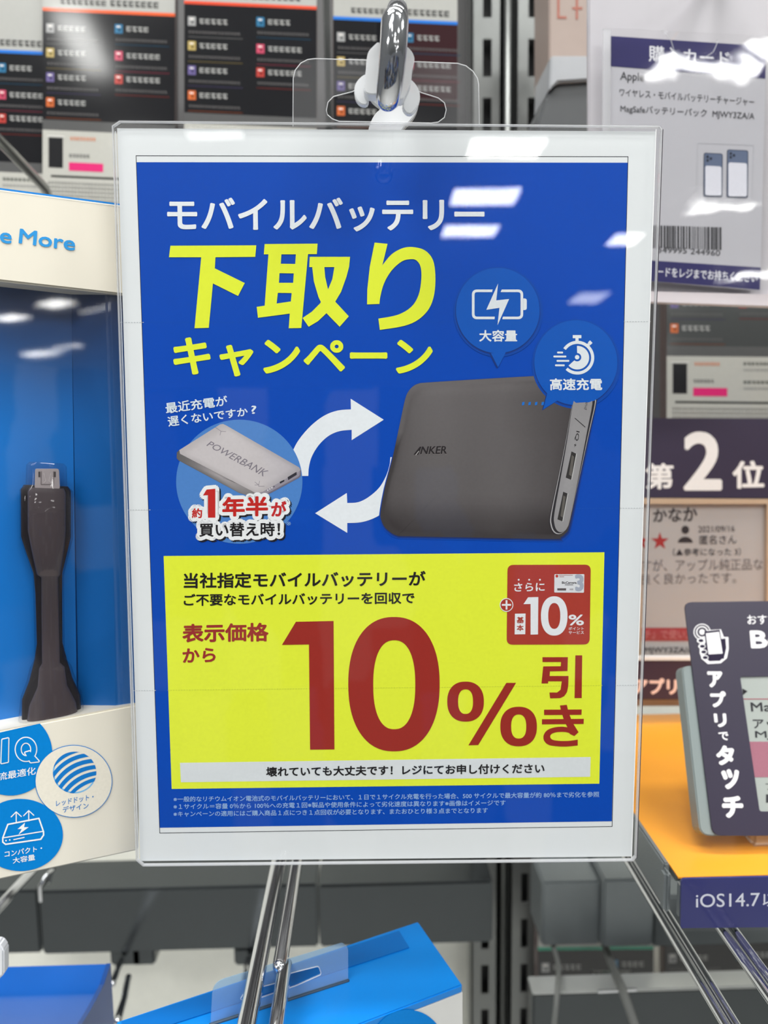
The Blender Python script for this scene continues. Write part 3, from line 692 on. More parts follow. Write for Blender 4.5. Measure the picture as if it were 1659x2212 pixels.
arc = [(x, y) for x, y in ell(22, 1627, 91, 91, 60, 2, 130, 489) if y > 1577-.19*x]
kk.poly(arc, BL2, 1)
kk.poly(ell(44, 1803, 92, 78, 60), BL2, 1)
kk.poly(ell(159, 1687, 83.5, 78.5, 60), BL2, 2); kk.poly(ell(159, 1687, 82, 77, 60), CREAM, 3)
kk.build('blue_roundels', bxt)
WI = C(232, 236, 240)
kk = Ink(BX, .0002)
def qpoly(dx, dy, col, L):
    kk.poly(ell(56+dx, 1618+dy, 22, 25, 40), col, L, [ell(56+dx, 1618+dy, 11.5, 14.5, 30)])
    kk.poly([(54+dx, 1625+dy), (64+dx, 1622+dy), (84+dx, 1644+dy), (66+dx, 1646+dy)], col, L)
for i in range(10):
    a = 2*math.pi*i/10; ox, oy = 2.4*math.cos(a), 2.4*math.sin(a)
    kk.poly([(x+ox, y+oy) for x, y in ((5, 1597), (18, 1594), (17, 1645), (3, 1648))], WI, 3)
    qpoly(ox, oy, WI, 3)
kk.poly([(5, 1597), (18, 1594), (17, 1645), (3, 1648)], BL2, 4); qpoly(0, 0, BL2, 4)
kk.text('流最適化', [(-4, 1669), (77, 1655), (77, 1672), (-4, 1686)], WI, 3, .008)
kk.build('roundel_lettering', bxt)
kk = Ink(BX, .0002)
for dx in (0, 27): kk.line([(35+dx, 1776-dx*.1), (35+dx, 1753-dx*.1)], 2.2, WI, 3); kk.line([(24+dx, 1764-dx*.1), (35+dx, 1753-dx*.1), (46+dx, 1763-dx*.1)], 2.2, WI, 3)
kk.line([(17, 1780), (84, 1767), (94, 1796), (94, 1803), (88, 1812), (12, 1823), (6, 1818), (6, 1809)], 3.2, WI, 3, True)
kk.line([(7, 1809), (93, 1795)], 2.4, WI, 3); kk.poly(ell(13, 1815, 1.6, 1.8, 10), WI, 3); kk.poly(ell(21, 1813.5, 1.6, 1.8, 10), WI, 3); kk.line([(29, 1813), (53, 1808)], 2.2, WI, 3)
kk.poly([(54, 1776), (38, 1790), (47, 1790), (40, 1802), (62, 1786), (52, 1786)], WI, 3)
kk.text('コンパクト・', [(10, 1838), (91, 1825), (91, 1837), (10, 1851)], WI, 3, .012); kk.text('大容量', [(27, 1852), (75, 1844), (76, 1857), (28, 1865)], WI, 3, .012)
kk.build('compact_icon', bxt)
kk = Ink(BX, .0002)
sc = (161, 1668)
def inball(p): return ((p[0]-sc[0])/47)**2+((p[1]-sc[1])/45)**2 <= 1.0
for n_, (o, w) in enumerate(((-42, 8), (-28, 9), (-13, 9.5), (2, 9.5), (17, 9.5), (31, 8))):
    ptsu, ptsl = [], []
    for i in range(33):
        a = -52+104*i/32; b = o+.0052*a*a
        for lst, q in ((ptsu, b-w/2), (ptsl, b+w/2)):
            x, y = sc[0]+a*.86+q*.51, sc[1]-a*.51+q*.86
            d = math.hypot((x-sc[0])/47, (y-sc[1])/45)
            if d > 1: x, y = sc[0]+(x-sc[0])/d, sc[1]+(y-sc[1])/d
            lst.append((x, y))
    for i in range(32): kk.poly([ptsu[i], ptsu[i+1], ptsl[i+1], ptsl[i]], C(20, 116, 192), 4); 
kk.line([p for p in ell(sc[0], sc[1], 45.5, 43.5, 30, 2, 115, 330)], 3, C(120, 180, 222), 3.6)
kk.text('レッドドット・', [(121, 1729), (202, 1714), (202, 1726.5), (121, 1741.5)], C(40, 120, 190), 4, .012); kk.text('デザイン', [(135, 1742), (191, 1732), (192, 1745), (136, 1755)], C(40, 120, 190), 4, .012)
kk.build('striped_ball_logo', bxt)

# ================================================================ purchase card board, upper right
CB = wallplane(1450, 300, .47, 4)
PUR = C(50, 47, 96)
brd = thing('card_board', CB.pt(1480, 665, -.003), 'white plastic board at upper right behind the purchase card', 'board')
mk('board', *slab(CB, [(1271, -160), (1760, -160), (1760, 668), (1273, 648)], 0, .004, .0008), pbr('white_plastic_board', C(180, 177, 182), .22), brd)
mk('bottom_lip', *slab(CB, rrect([(1273, 630), (1760, 642), (1760, 668), (1273, 652)], 4), .006, .006, .001), pbr('white_plastic_lip', C(206, 198, 202), .25), brd)
CK = Plane(CB.pt(1450, 300, .006), CB.n)
pc = thing('purchase_card', CK.pt(1480, 628), 'white purchase card with purple bands and a barcode in a clear sleeve', 'card')
mk('card_sheet', *slab(CK, [(1319, 78), (1655, 100), (1642, 628), (1314, 600)], 0, .0005), pbr('white_card', C(182, 181, 188), .5, noise=.02), pc)
mk('card_sleeve', *slab(CK, rrect([(1302, 64), (1675, 84), (1668, 642), (1299, 616)], 6), .0024, .0006), clear('card_sleeve_film', ior=1.5, rough=.04, bump=.6, bscale=14), pc)
mk('sleeve_edge', *slab(CK, [(1301, 66), (1317, 67), (1313, 612), (1298, 611)], .0020, .0018), clear('sleeve_edge_plastic', haze=.4, hazecol=(.8, .8, .84), rough=.1), pc)
edge_tube(CK, rrect([(1423, 71), (1430, 74), (1444, 92), (1452, 118), (1480, 134), (1510, 134), (1535, 118), (1546, 92)], 4), .003, .0002, 'thumb_notch', pc, RIM, False)
kk = Ink(CK, .0001)
kk.poly([(1319, 78), (1655, 100), (1653, 170), (1318, 143)], PUR, 1); kk.build('purple_band_print', pc); kk = Ink(CK, .0001); kk.poly([(1318, 557), (1643, 578), (1641, 626), (1315, 600)], PUR, 1)
kk.build('purple_band_print', pc)
kk = Ink(CK, .0001); CW = C(226, 226, 232); GK = C(70, 70, 74)
kk.text('購入カード', [(1401, 98), (1576, 111), (1576, 146), (1401, 133)], CW, 2, .012)
kk.build('band_lettering', pc); kk = Ink(CK, .0001)
kk.text('ードをレジまでお持ちください', [(1420, 576), (1636, 590), (1635, 611), (1419, 597)], CW, 2, .01)
kk.build('band_lettering', pc); kk = Ink(CK, .0001)
kk.text('Apple', [(1340, 155), (1391, 158), (1391, 181), (1339, 178)], GK, 2, .006); kk.build('card_lettering', pc); kk = Ink(CK, .0001)
kk.text('ワイヤレス・モバイルバッテリーチャージャー', [(1338, 191), (1629, 212), (1629, 230), (1338, 208)], GK, 2, .004); kk.build('card_lettering', pc); kk = Ink(CK, .0001)
kk.text('MagSafeバッテリーパック  MJWY3ZA/A', [(1340, 226), (1630, 242), (1629, 262), (1340, 245)], GK, 2, .006); kk.build('card_lettering', pc); kk = Ink(CK, .0001)
kk.line([(1507, 309), (1628, 314), (1625, 453), (1504, 447)], 1, C(186, 186, 192), 1, True)
for (x0, y0, x1, y1) in ((1520, 330, 1561, 425), (1570, 323, 1616, 427)):
    q = [(x0, y0), (x1, y0+2), (x1-1, y1+1), (x0-1, y1)]
    kk.poly(rrect(q, 5), C(60, 70, 92), 2); kk.poly(rrect([(x0+2, y0+2), (x1-2, y0+4), (x1-3, y1-2), (x0+2, y1-3)], 4), C(96, 108, 134), 2.5)
    kk.poly(rrect([(x0+3, y0+28), (x1-3, y0+30), (x1-3, y1-2), (x0+3, y1-3)], 5), C(216, 216, 226), 3)
    for cx_, cy_ in ((8, 9), (8, 17), (15, 13)): kk.poly(ell(x0+cx_, y0+cy_, 3, 3.4, 14), C(40, 46, 62), 3)
kk.text('※画像はイメージです', [(1545, 437), (1590, 439), (1590, 445), (1545, 443)], C(120, 120, 126), 2)
kk.build('phone_picture', pc)
kk = Ink(CK, .0001); x = 1345.; rb = random.Random(3)
while x < 1558:
    w = rb.choice((1.5, 1.5, 2.6, 4)); kk.poly([(x, 487-(1420-x)*.03), (x+w, 487-(1420-x)*.03), (x+w, 536-(1420-x)*.03), (x, 536-(1420-x)*.03)], C(44, 44, 48), 2); x += w+rb.choice((1.4, 2.2, 3))
kk.build('barcode', pc, kind='stuff'); kk = Ink(CK, .0001)
kk.text('549995', [(1421, 533), (1484, 536), (1483, 548), (1420, 546)], GK, 2, .006); kk.text('244960', [(1492, 537), (1556, 541), (1555, 553), (1491, 549)], GK, 2, .006)
kk.build('barcode_digits', pc)
pin = thing('board_pin', CB.pt(1487, 40), 'short chrome pin with a round collar above the purchase card', 'pin')
mk('pin_shaft', *tube([CB.pt(1545, -50, .004), CB.pt(1512, -8, .02), CB.pt(1490, 28, .032)], .0030, 18), CHROME, pin, True)
mk('pin_collar', *tube([CB.pt(1488, 28, .030), CB.pt(1482, 42, .036)], .0040, 20, False, False), CHROME, pin, False)

# ================================================================ shelf, tags and cards at the right
Z0 = at(1459, 1892, .35); XL, ZT = Z0.x, Z0.z
shf = thing('display_shelf', (XL+.12, .45, ZT-.02), 'small grey metal shelf with an orange top sheet and blue label strip, lower right', 'shelf')
XR = XL+.30
mk('orange_sheet', *box((XL+.001, .349, ZT-.0008), (XR, .556, ZT)), pbr('orange_card', C(255, 158, 50), .28, noise=.03, scale=14), shf)
mk('shelf_pan', *box((XL+.001, .352, ZT-.004), (XR, .558, ZT-.001)), GREYP, shf)
mk('side_panel', *box((XL-.0035, .356, ZT-.0200), (XL-.0005, .558, ZT+.0030), .0008), GREYP, shf)
mk('side_panel_edge', *box((XL-.0048, .3505, ZT-.0205), (XL-.0014, .3575, ZT+.0010), .0015), GREYP, shf)
mk('front_strip', *box((XL+.0004, .3440, ZT-.0200), (XR, .3500, ZT-.0006), .0015), GREYP, shf)
LB = wallplane(1560, 1950, .3425, 0)
mk('label_strip', *slab(LB, rrect([(1472, 1899), (1760, 1892), (1760, 2002), (1471, 2005)], [9, 0, 0, 3]), 0, .0012), pbr('blue_label_card', C(38, 42, 104), .3, noise=.03), shf, label='navy blue label strip')
mk('label_cover', *slab(LB, rrect([(1470, 1895), (1760, 1888), (1760, 2006), (1468, 2010)], [9, 0, 0, 4]), .0010, .0004), clear('label_cover_film', ior=1.25, rough=.08), shf)
kk = Ink(LB, .0001); kk.text('iOS14.7', [(1503, 1931), (1641, 1928), (1641, 1957), (1503, 1960)], C(212, 214, 226), 1, .006, 4); kk.text('以', [(1647, 1930), (1680, 1929), (1680, 1957), (1647, 1958)], C(212, 214, 226), 1, .006)
kk.build('label_lettering', shf)
# rank board
RB = wallplane(1530, 1000, .55, 0)
DP = C(58, 50, 70)
rk = thing('rank_board', RB.pt(1530, 1520), 'dark purple board with white rank lettering and a large 2, behind the shelf tags', 'sign')
mk('header_panel', *slab(RB, [(1380, 903), (1800, 905), (1800, 1078), (1380, 1076)], 0, .004, .0006), pbr('dark_purple_board', DP, .4, noise=.03), rk)
mk('holder_frame', *ringslab(RB, [(1380, 1076), (1664, 1078), (1664, 1425), (1380, 1425)], [[(1384, 1088), (1384, 1420), (1654, 1420), (1654, 1088)]], .002, .006), pbr('beige_holder_frame', C(190, 165, 140), .35), rk)
mk('backing', *slab(RB, [(1378, 1070), (1800, 1070), (1800, 1530), (1378, 1530)], -.0045, .002), pbr('grey_backing', C(150, 140, 140), .4), rk)
kk = Ink(RB, .0001); WW = C(236, 232, 230)
kk.text('第', [(1394, 1001), (1455, 1000), (1455, 1057), (1394, 1057)], WW, 1, .03); kk.text('2', [(1476, 932), (1560, 932), (1560, 1060), (1476, 1060)], WW, 1, .032, 5); kk.text('位', [(1582, 995), (1651, 995), (1651, 1055), (1582, 1056)], WW, 1, .03)
kk.build('rank_lettering', rk)
rv = thing('review_card', RB.pt(1510, 1420, -.001), 'pale grey customer review card with a red star below the rank board header', 'card')
mk('card_sheet', *slab(RB, [(1384, 1088), (1654, 1088), (1654, 1421), (1384, 1421)], -.0015, .0006), pbr('grey_review_card', C(192, 186, 184), .4, noise=.03), rv)
kk = Ink(RB, -.0014); RK = C(62, 56, 58); RG = C(112, 104, 104)
kk.text('かなか', [(1412, 1100), (1508, 1094), (1508, 1127), (1412, 1129)], RK, 1, .025)
st = []
for i in range(10):
    a = math.pi/2+i*math.pi/5; r = 20 if i % 2 == 0 else 8; st.append((1427+r*math.cos(a), 1170-r*math.sin(a)))
kk.poly(st, C(176, 56, 54), 1); kk.poly([(x-42, y) for x, y in st], C(176, 56, 54), 1)
kk.poly(ell(1482, 1145, 8.5, 9, 24), RK, 1); kk.poly(ell(1482, 1173, 16, 13, 24, 2, 0, 180), RK, 1)
kk.text('2021/09/16', [(1510, 1137), (1589, 1136), (1589, 1149), (1510, 1151)], RK, 1, .01); kk.text('匿名さん', [(1513, 1157), (1593, 1156), (1593, 1176), (1513, 1177)], RK, 1, .01)
kk.text('（▲参考になった 3）', [(1455, 1185), (1602, 1184), (1602, 1201), (1455, 1202)], RK, 1, .01)
kk.text('すが、アップル純正品な', [(1388, 1209), (1650, 1207), (1650, 1232), (1388, 1236)], RG, 1, .004); kk.text('良く良かったです。', [(1386, 1240), (1592, 1236), (1592, 1261), (1386, 1264)], RG, 1, .004)
kk.rect(1384, 1357, 1654, 1386, C(172, 62, 66), 1); kk.text('チ』で使い方', [(1392, 1361), (1500, 1361), (1500, 1381), (1392, 1381)], C(200, 120, 120), 2, .01)
kk.text('MJWY3ZA/A', [(1394, 1399), (1500, 1399), (1500, 1415), (1394, 1415)], RK, 1, .008)
kk.build('review_print', rv)
mk('card_cover', *slab(RB, [(1384, 1088), (1654, 1088), (1654, 1421), (1384, 1421)], .0005, .0004), clear('review_cover_film', ior=1.5, rough=.14), rv)
RT_ = wallplane(1440, 1470, .535, 0)
rt = thing('rear_tag_frame', RT_.pt(1440, 1515, -.003), 'dark purple tag strip with cream touch lettering at the back of the orange shelf', 'tag')
mk('strip_panel', *slab(RT_, [(1350, 1424), (1660, 1424), (1660, 1512), (1350, 1512)], 0, .004, .0006), pbr('dark_purple_strip', C(54, 42, 62), .35), rt)
kk = Ink(RT_, .0001); kk.text('アプリで', [(1368, 1464), (1502, 1466), (1502, 1500), (1368, 1500)], C(236, 205, 196), 1, .04); kk.build('strip_lettering', rt)
mk('white_edge', *slab(RT_, [(1350, 1419), (1660, 1419), (1660, 1426), (1350, 1426)], .0006, .004), pbr('white_edge_plastic', C(230, 228, 226), .3), rt)
# electronic price tag
ET = wallplane(1600, 1803, .366, 0, 25)
et = thing('electronic_price_tag', ET.pt(1620, 1803, -.006), 'electronic price tag in a dark purple frame leaning back on the orange shelf', 'price tag')
mk('tag_body', *slab(ET, rrect([(1474, 1438), (1760, 1430), (1800, 1806), (1515, 1806)], [16, 0, 0, 22]), -.0012, .010, .0012), pbr('grey_tag_plastic', C(132, 142, 142), .3, noise=.02), et, label='pale grey plastic tag body')
mk('frame_card', *ringslab(ET, rrect([(1478, 1301), (1745, 1297), (1800, 1806), (1540, 1805)], [16, 0, 0, 20]), [rrect([(1599, 1462), (1760, 1459), (1790, 1752), (1641, 1753)], [4, 0, 0, 6])[::-1]], 0, .0011), pbr('dark_purple_frame', C(44, 38, 58), .42, noise=.06, scale=900), et)
mk('tag_screen', *slab(ET, [(1597, 1458), (1760, 1455), (1795, 1756), (1638, 1756)], -.0008, .0004), pbr('grey_display', C(152, 158, 154), .3, noise=.03, scale=1500), et)
kk = Ink(ET, -.0007)
kk.poly([(1605, 1487), (1616, 1493), (1606, 1501)], C(40, 38, 42), 1); kk.rect(1604, 1509, 1700, 1510.6, C(150, 60, 80), 1)
kk.poly([(1617, 1602), (1760, 1602), (1770, 1678), (1627, 1679)], C(150, 100, 114), 1)
kk.text('Ma', [(1622, 1517), (1666, 1517), (1668, 1537), (1624, 1537)], C(52, 52, 56), 1, .02); kk.text('アッ', [(1627, 1554), (1676, 1554), (1678, 1574), (1629, 1574)], C(52, 52, 56), 1, .02); kk.text('MJ', [(1632, 1579), (1666, 1579), (1668, 1598), (1633, 1598)], C(52, 52, 56), 1, .015)
kk.text('プ', [(1655, 1690), (1680, 1690), (1681, 1706), (1656, 1706)], C(70, 70, 74), 1); kk.rect(1656, 1716, 1662, 1734, C(60, 60, 64), 1)
kk.build('screen_print', et)
kk = Ink(ET, .0001); TW = C(232, 230, 232)
for ch, a, b, c, d in (('ア', 1527, 1562, 1450, 1485), ('プ', 1533, 1569, 1493, 1528), ('リ', 1541, 1570, 1541, 1571), ('で', 1551, 1574, 1581, 1599), ('タ', 1545, 1587, 1610, 1653), ('ッ', 1557, 1598, 1661, 1705), ('チ', 1558, 1606, 1719, 1767)):
    kk.text(ch, [(a, c), (b-2, c), (b+1, d), (a+3, d)], TW, 1, .055 if ch != 'で' else .03, 4)
kk.build('vertical_lettering', et)
kk = Ink(ET, .0001)
kk.text('おすす', [(1613, 1329), (1678, 1328), (1680, 1348), (1615, 1349)], TW, 1, .01); kk.text('Bes', [(1619, 1362), (1716, 1361), (1718, 1400), (1622, 1401)], TW, 1, .045)
kk.build('top_lettering', et)
t7 = T(1250, 1250, 2.298)
kk = Ink(ET, .0001)
def ln(*p, w=2.0, c=TW, L=1): kk.line(t7(*p), w, c, L)
kk.poly(ell(1250+612/2.298, 1250+265/2.298, 18.5, 18, 36, 2, 0, 360), TW, 1, [ell(1250+612/2.298, 1250+265/2.298, 16.4, 16, 36)])
kk.poly(ell(1250+612/2.298, 1250+265/2.298, 13, 12.8, 36), TW, 1, [ell(1250+612/2.298, 1250+265/2.298, 10.4, 10.2, 36)])
kk.poly(ell(1250+612/2.298, 1250+265/2.298, 6, 6, 20), TW, 1.4)
kk.poly(t7(600, 300, 628, 290, 640, 256, 705, 252, 720, 290, 742, 290, 744, 350, 735, 395, 705, 420, 640, 424, 612, 400, 600, 370), TW, 2)
kk.poly(t7(634, 300, 640, 268, 698, 262, 706, 300, 728, 296, 732, 345, 722, 388, 700, 408, 648, 410, 625, 390, 616, 350), C(44, 38, 58), 2.5)
kk.poly(rrect(t7(622, 262, 700, 254, 722, 398, 640, 400), 2), C(44, 38, 58), 3); kk.poly(t7(630, 272, 696, 264, 714, 372, 644, 376), TW, 3.5)
for i in range(4): kk.poly(ell(1250+(604+i*7)/2.298, 1250+(308+i*28)/2.298, 8, 5.6, 20), TW, 4); kk.poly(ell(1250+(606+i*7)/2.298, 1250+(308+i*28)/2.298, 5.6, 3.4, 20), C(44, 38, 58), 4.5)
kk.build('hand_and_phone_icon', et)
mk('tag_foot', *box((ET.pt(1640, 1806).x, .372, ZT), (XR-.01, .392, ZT+.012), .002), clear('clear_tag_foot', haze=.25), et)

# ================================================================ chrome rods
def rod(name, px, py, Y, r, y0, y1, label, cat='rod', group=None, mat=None, tip=False):
    q = at(px, py, Y); return mk(name, *tube([(q.x, y0, q.z), (q.x, (y0+y1)/2, q.z), (q.x, y1, q.z)], r, 28, tip, False), mat or CHROME, None, True, label=label, cat=cat, group=group, auto=50)
rod('chrome_rod', 602, 1862, .405, .0040, .20, YB-.05, 'thicker chrome rod below the poster, left one of the pair')
rod('chrome_rod', 640, 1862, .405, .0034, .3225, YB-.05, 'chrome rod ending in a blunt tip above the hang tab of the blue box', tip=True)
q = at(614, 2090, .322)
mk('chrome_rod', *tube([(q.x, .20, q.z-.002), (q.x, .30, q.z-.002), (q.x, .325, q.z-.001)], .0033, 24, False, True), CHROME, None, True, label='lower chrome rod passing through the hang tab of the blue box', cat='rod')
rod('shelf_rod', 1498, 2100, .335, .0020, .22, .62, 'left rod of the pair running under the shelf side panel')
rod('shelf_rod', 1519, 2100, .335, .0021, .22, .62, 'right rod of the pair running under the shelf side panel')
rod('shelf_rod', 1560, 2010, .345, .0023, .22, .62, 'dark chrome rod below the blue label strip, left of two')
rod('shelf_rod', 1585, 2010, .345, .0023, .22, .62, 'dark chrome rod below the blue label strip, right of two')
mk('slanting_rod', *tube([at(-60, 243, .45), at(20, 325, .50), at(96, 405, .57), at(108, 432, .60)], .0033, 20), pbr('dull_steel', C(140, 142, 140), .25, .8), None, True, label='grey slanting steel rod crossing the upper left corner in front of the black packs', cat='rod')
mk('slanting_rod', *tube([at(-30, 1990, .50), at(20, 1935, .52), at(70, 1880, .56)], .0034, 20), CHROME, None, True, label='short chrome rod below the cream box at the left edge', cat='rod')
mk('wire_loop', *tube([at(*p) for p in ((88, 1945, .62), (86, 1915, .62), (98, 1893, .62), (112, 1880, .63), (106, 1905, .64))], .0016, 12), CHROME, None, True, label='bent chrome wire on the grey rail below the cream box', cat='wire')

# ================================================================ rails and upright behind
def beam(name, x0, y0, x1, y1, Y, dep, label, mat=DARKM, cat='rail', ya=0., grp=None):
    a, b = at(x0, y1, Y), at(x1, y1, Y); c, d = at(x0, y0, Y), at(x1, y0, Y)
    zt = (c.z+d.z)/2; zb = (a.z+b.z)/2
    return mk(name, *box((a.x, Y, zb), (b.x, Y+dep, zt), .002), mat, None, False, label=label, cat=cat, group=grp)
beam('rail', -60, 1925, 90, 2062, .672, .05, 'left end section of the dark grey rail below the cream box')
beam('rail', 92, 1918, 689, 2055, .67, .05, 'long middle section of the dark grey rail seen below the poster')
beam('rail', 691, 1908, 1064, 2042, .67, .05, 'right section of the dark grey rail ending at the slotted upright')
beam('rail_block', 1170, 1905, 1296, 2043, .655, .05, 'square grey rail block just right of the slotted upright', GREYP, 'rail')
beam('rail_block', 1301, 1900, 1410, 2046, .645, .05, 'grey rail block with rounded corners nearest the orange shelf', GREYP, 'rail')
beam('rail', 1410, 1930, 1900, 2040, .665, .03, 'dark grey rail running behind the blue label strip', GREYP)
a, b = at(1150, 2144, .60), at(1900, 2144, .60)
lr = thing('lower_rail', ((a.x+b.x)/2, .61, a.z-.09), 'wide dark rail with a bright top edge at the lower right corner', 'rail')
mk('rail_face', *box((a.x, .60, a.z-.09), (b.x, .618, a.z-.001), .002), DARKM, lr)
mk('rail_top', *box((a.x, .5995, a.z-.0025), (b.x, .620, a.z), .0010), pbr('bright_rail_top', C(200, 202, 200), .25, .4), lr)
a, b = at(1278, 2100, .66), at(1375, 2140, .595)
mk('chrome_clip', *prism([at(1292, 2146, .597), at(1376, 2142, .597), at(1362, 2100, .655), at(1276, 2100, .655)], (0, 0, .002)), CHROME, None, False, label='bright chrome clip lying over the wide lower rail', cat='clip')
for x0, x1, l in ((237, 306, 'small dark clip hanging under the rail above the dark blue box'), (283, 335, 'darker block beside the clip under the left rail'), (505, 562, 'small dark clip hanging under the rail left of the chrome rods')):
    a = at(x0, 2056, .68); b = at(x1, 2086, .68)
    mk('rail_clip', *box((a.x, .68, b.z), (b.x, .70, a.z+.003), .002), DARKM, None, False, label=l, cat='clip')
def hookrod(p, l): mk('product_hook', *tube([at(*q) for q in p], .0030, 16), CHROME, None, True, label=l, cat='hook')
hookrod(((262, 2075, .675), (252, 2098, .64), (243, 2125, .60)), 'chrome hook coming down from the clip under the rail, left')
hookrod(((277, 2112, .60), (268, 2160, .56), (254, 2205, .50)), 'chrome hook end standing right of the dark blue box')
hookrod(((537, 2072, .675), (533, 2090, .65), (527, 2125, .60)), 'chrome hook coming down left of the two chrome rods')
UY = .733
upr = thing('slotted_upright', (at(1100, 1100, UY).x, UY+.01, 0), 'tall grey slotted steel upright behind the poster, two rows of black slots', 'upright')
zs = at(1053, 125, UY).z
def strip(x0, x1, s0, s1):
    X = [at(v, 125, UY).x for v in (x0, s0, s1, x1)]
    top, bot = CAMZ+.62, CAMZ-.75
    P_ = [box((X[0], UY, bot), (X[1], UY+.002, top)), box((X[2], UY, bot), (X[3], UY+.002, top))]
    k0 = int((zs-bot)/.05); z = []
    for i in range(-13, k0+1): z.append(zs-.05*i)
    for i in range(len(z)-1): P_.append(box((X[1], UY, z[i+1]+.016), (X[2], UY+.002, z[i]-.016)))
    mk('slotted_strip', *join(*P_), STEEL, upr)
    mk('slot_back', *box((X[0]+.001, UY+.012, bot), (X[3]-.001, UY+.014, top)), BLACKH, upr)
    mk('strip_side', *join(box((X[0], UY, bot), (X[0]+.0015, UY+.03, top)), box((X[3]-.0015, UY, bot), (X[3], UY+.03, top))), STEEL, upr)
strip(1019, 1083, 1043, 1062); strip(1115, 1184, 1141, 1158)
X = [at(v, 125, UY).x for v in (1083, 1092, 1108, 1115)]
mk('centre_channel', *box((X[0], UY+.018, CAMZ-.75), (X[3], UY+.02, CAMZ+.62)), DARKM, upr)
mk('centre_tube', *tube([((X[1]+X[2])/2, UY+.008, CAMZ-.75), ((X[1]+X[2])/2, UY+.008, CAMZ), ((X[1]+X[2])/2, UY+.008, CAMZ+.62)], .0038, 16, False, False), STEEL, upr, True)
# cables
CBL = pbr('grey_cable', C(120, 122, 120), .45)
mk('cable', *tube(spline([at(1306, 2040, .70), at(1322, 2085, .64), at(1345, 2140, .585), at(1375, 2225, .56)], 5), .0036, 14), CBL, None, True, label='thick grey cable hanging below the rail block over the lower rail', cat='cable')
mk('cable', *tube(spline([at(1194, 2040, .67), at(1206, 2085, .62), at(1204, 2140, .585), at(1196, 2230, .57)], 5), .0022, 12), CBL, None, True, label='thin dark grey cable hanging just right of the slotted upright', cat='cable')

# ================================================================ screen film packs behind
PB = pbr('pack_case_plastic', C(104, 92, 90), .2, noise=.1)
def pack(dx, dy, line, Y, label, w=286, down=470, lip=0, dark=C(24, 24, 27), sl=.045, maroon=None):
    pl = wallplane(235+dx, 200+dy, Y, 3.5)
    f = lambda x, y: (x+dx, y+dy+sl*(x-92))
    fr = Plane(pl.pt(200+dx, 200+dy), pl.n)
    t = thing('film_pack', pl.pt(235+dx, down+dy, -.006), label, 'pack', 'screen film packs hanging at the back')
    x0, x1 = 92, 92+w
    mk('case', *slab(fr, [f(x0-1, -190), f(x1+1, -190), f(x1+1, down), f(x0-1, down)], -.0005, .012, .001), PB, t)
    k = Ink(fr, 0)
    A = C(166, 166, 162)
    k.poly([f(x0, -189), f(x1, -189), f(x1, 17), f(x0, 17)], A, 1)
    k.poly([f(x0, 16), f(x1, 16), f(x1, 23), f(x0, 23)], line, 2)
    k.poly([f(x0, 23), f(x1, 23), f(x1, 258), f(x0, 258)], dark, 1)
    k.poly([f(x0, 258), f(x1, 258), f(x1, 280), f(x0, 280)], C(84, 84, 84), 1)
    k.poly([f(x0, 280), f(x1, 280), f(x1, down-2), f(x0, down-2)], C(176, 175, 168), 1)
    if maroon: k.poly([f(x0+150, 24), f(x1, 24), f(x1, 190), f(x0+150, 190)], maroon, 1.3)
    def wd(a, b, c, d, col, n): # uneven far print
        m = len(k.v); k.words(a, b, c, d, col, 3, 0, n)
        return m
    def shift(i0):
        pass
    ks = Ink(fr, 0)
    class PP:  # maps pack coordinates to the picture
        pass
    o = Ink.P
    k.P = lambda x, y, L: o(k, x, y, L) if L < 3 else o(k, *f(x, y), L)
    k.words(130, -4, 232, 7, C(60, 60, 60), 3, 0, 8); k.words(238, -6, 345, 7, C(60, 60, 60), 3, 0, 8)
    for x, y, c in ((108, 59, (150, 150, 150)), (108, 112, (170, 150, 92)), (108, 165, (98, 88, 134)), (108, 219, (188, 98, 54)), (256, 54, (48, 106, 142)), (256, 112, (182, 72, 96)), (256, 163, (170, 62, 56))):
        k.rect(x-8, y-9, x+9, y+11, C(*c), 3); k.rect(x-4, y-5, x+4, y-2, C(220, 215, 210), 4); k.rect(x-1, y+1, x+5, y+6, C(*[v*.6 for v in c]), 4)
        n = 5 if x < 200 else (4 if y < 60 else 6)
        k.words(x+17, y-5, x+17+n*12.5, y+6, C(150, 150, 148), 4, 0, n)
        k.words(x-6, y+22, x+106, y+27, C(92, 90, 90), 3, 0, 16)
        k.rect(x-8, y+34, x+110, y+35.6, C(*[v*.55 for v in c]), 3)
    k.poly([(105, 296), (136, 296), (136, 361), (105, 361)], C(34, 34, 36), 3); k.rect(101, 292, 140, 294, C(210, 208, 204), 3)
    k.words(152, 293, 208, 300, C(196, 120, 84), 3, 0, 8); k.words(150, 330, 195, 337, C(90, 90, 90), 3, 0, 6)
    k.rect(149, 348, 223, 366, C(206, 46, 110), 3)
    k.words(258, 292, 370, 298, C(60, 66, 60), 3, 0, 13); k.words(258, 306, 340, 311, C(140, 140, 138), 3, 0, 11); k.words(258, 332, 372, 338, C(50, 56, 50), 3, 0, 12); k.words(258, 346, 345, 351, C(140, 140, 138), 3, 0, 11)
    k.rect(110, 377, 374, 381.5, C(44, 46, 44), 3)
    for r in range(5): k.words(104, 391+r*9, 374, 396+r*9, C(120, 120, 116), 3, 0, 38)
    k.build('printed_card', t, INKG)
    return t
OR, BL_ = C(214, 92, 52), C(40, 110, 196)
pack(-252, 84, BL_, .62, 'black pack with blue line at the far upper left edge, partly cut off')
pack(0, 0, OR, .62, 'black pack with orange line above left corner of the poster')
pack(306, -15, C(206, 76, 52), .62, 'black pack with red line left of the silicone clip, partly behind the poster')
pack(628, 19, BL_, .62, 'black and maroon pack with blue line right of the chrome hook', w=268, maroon=C(48, 24, 28))
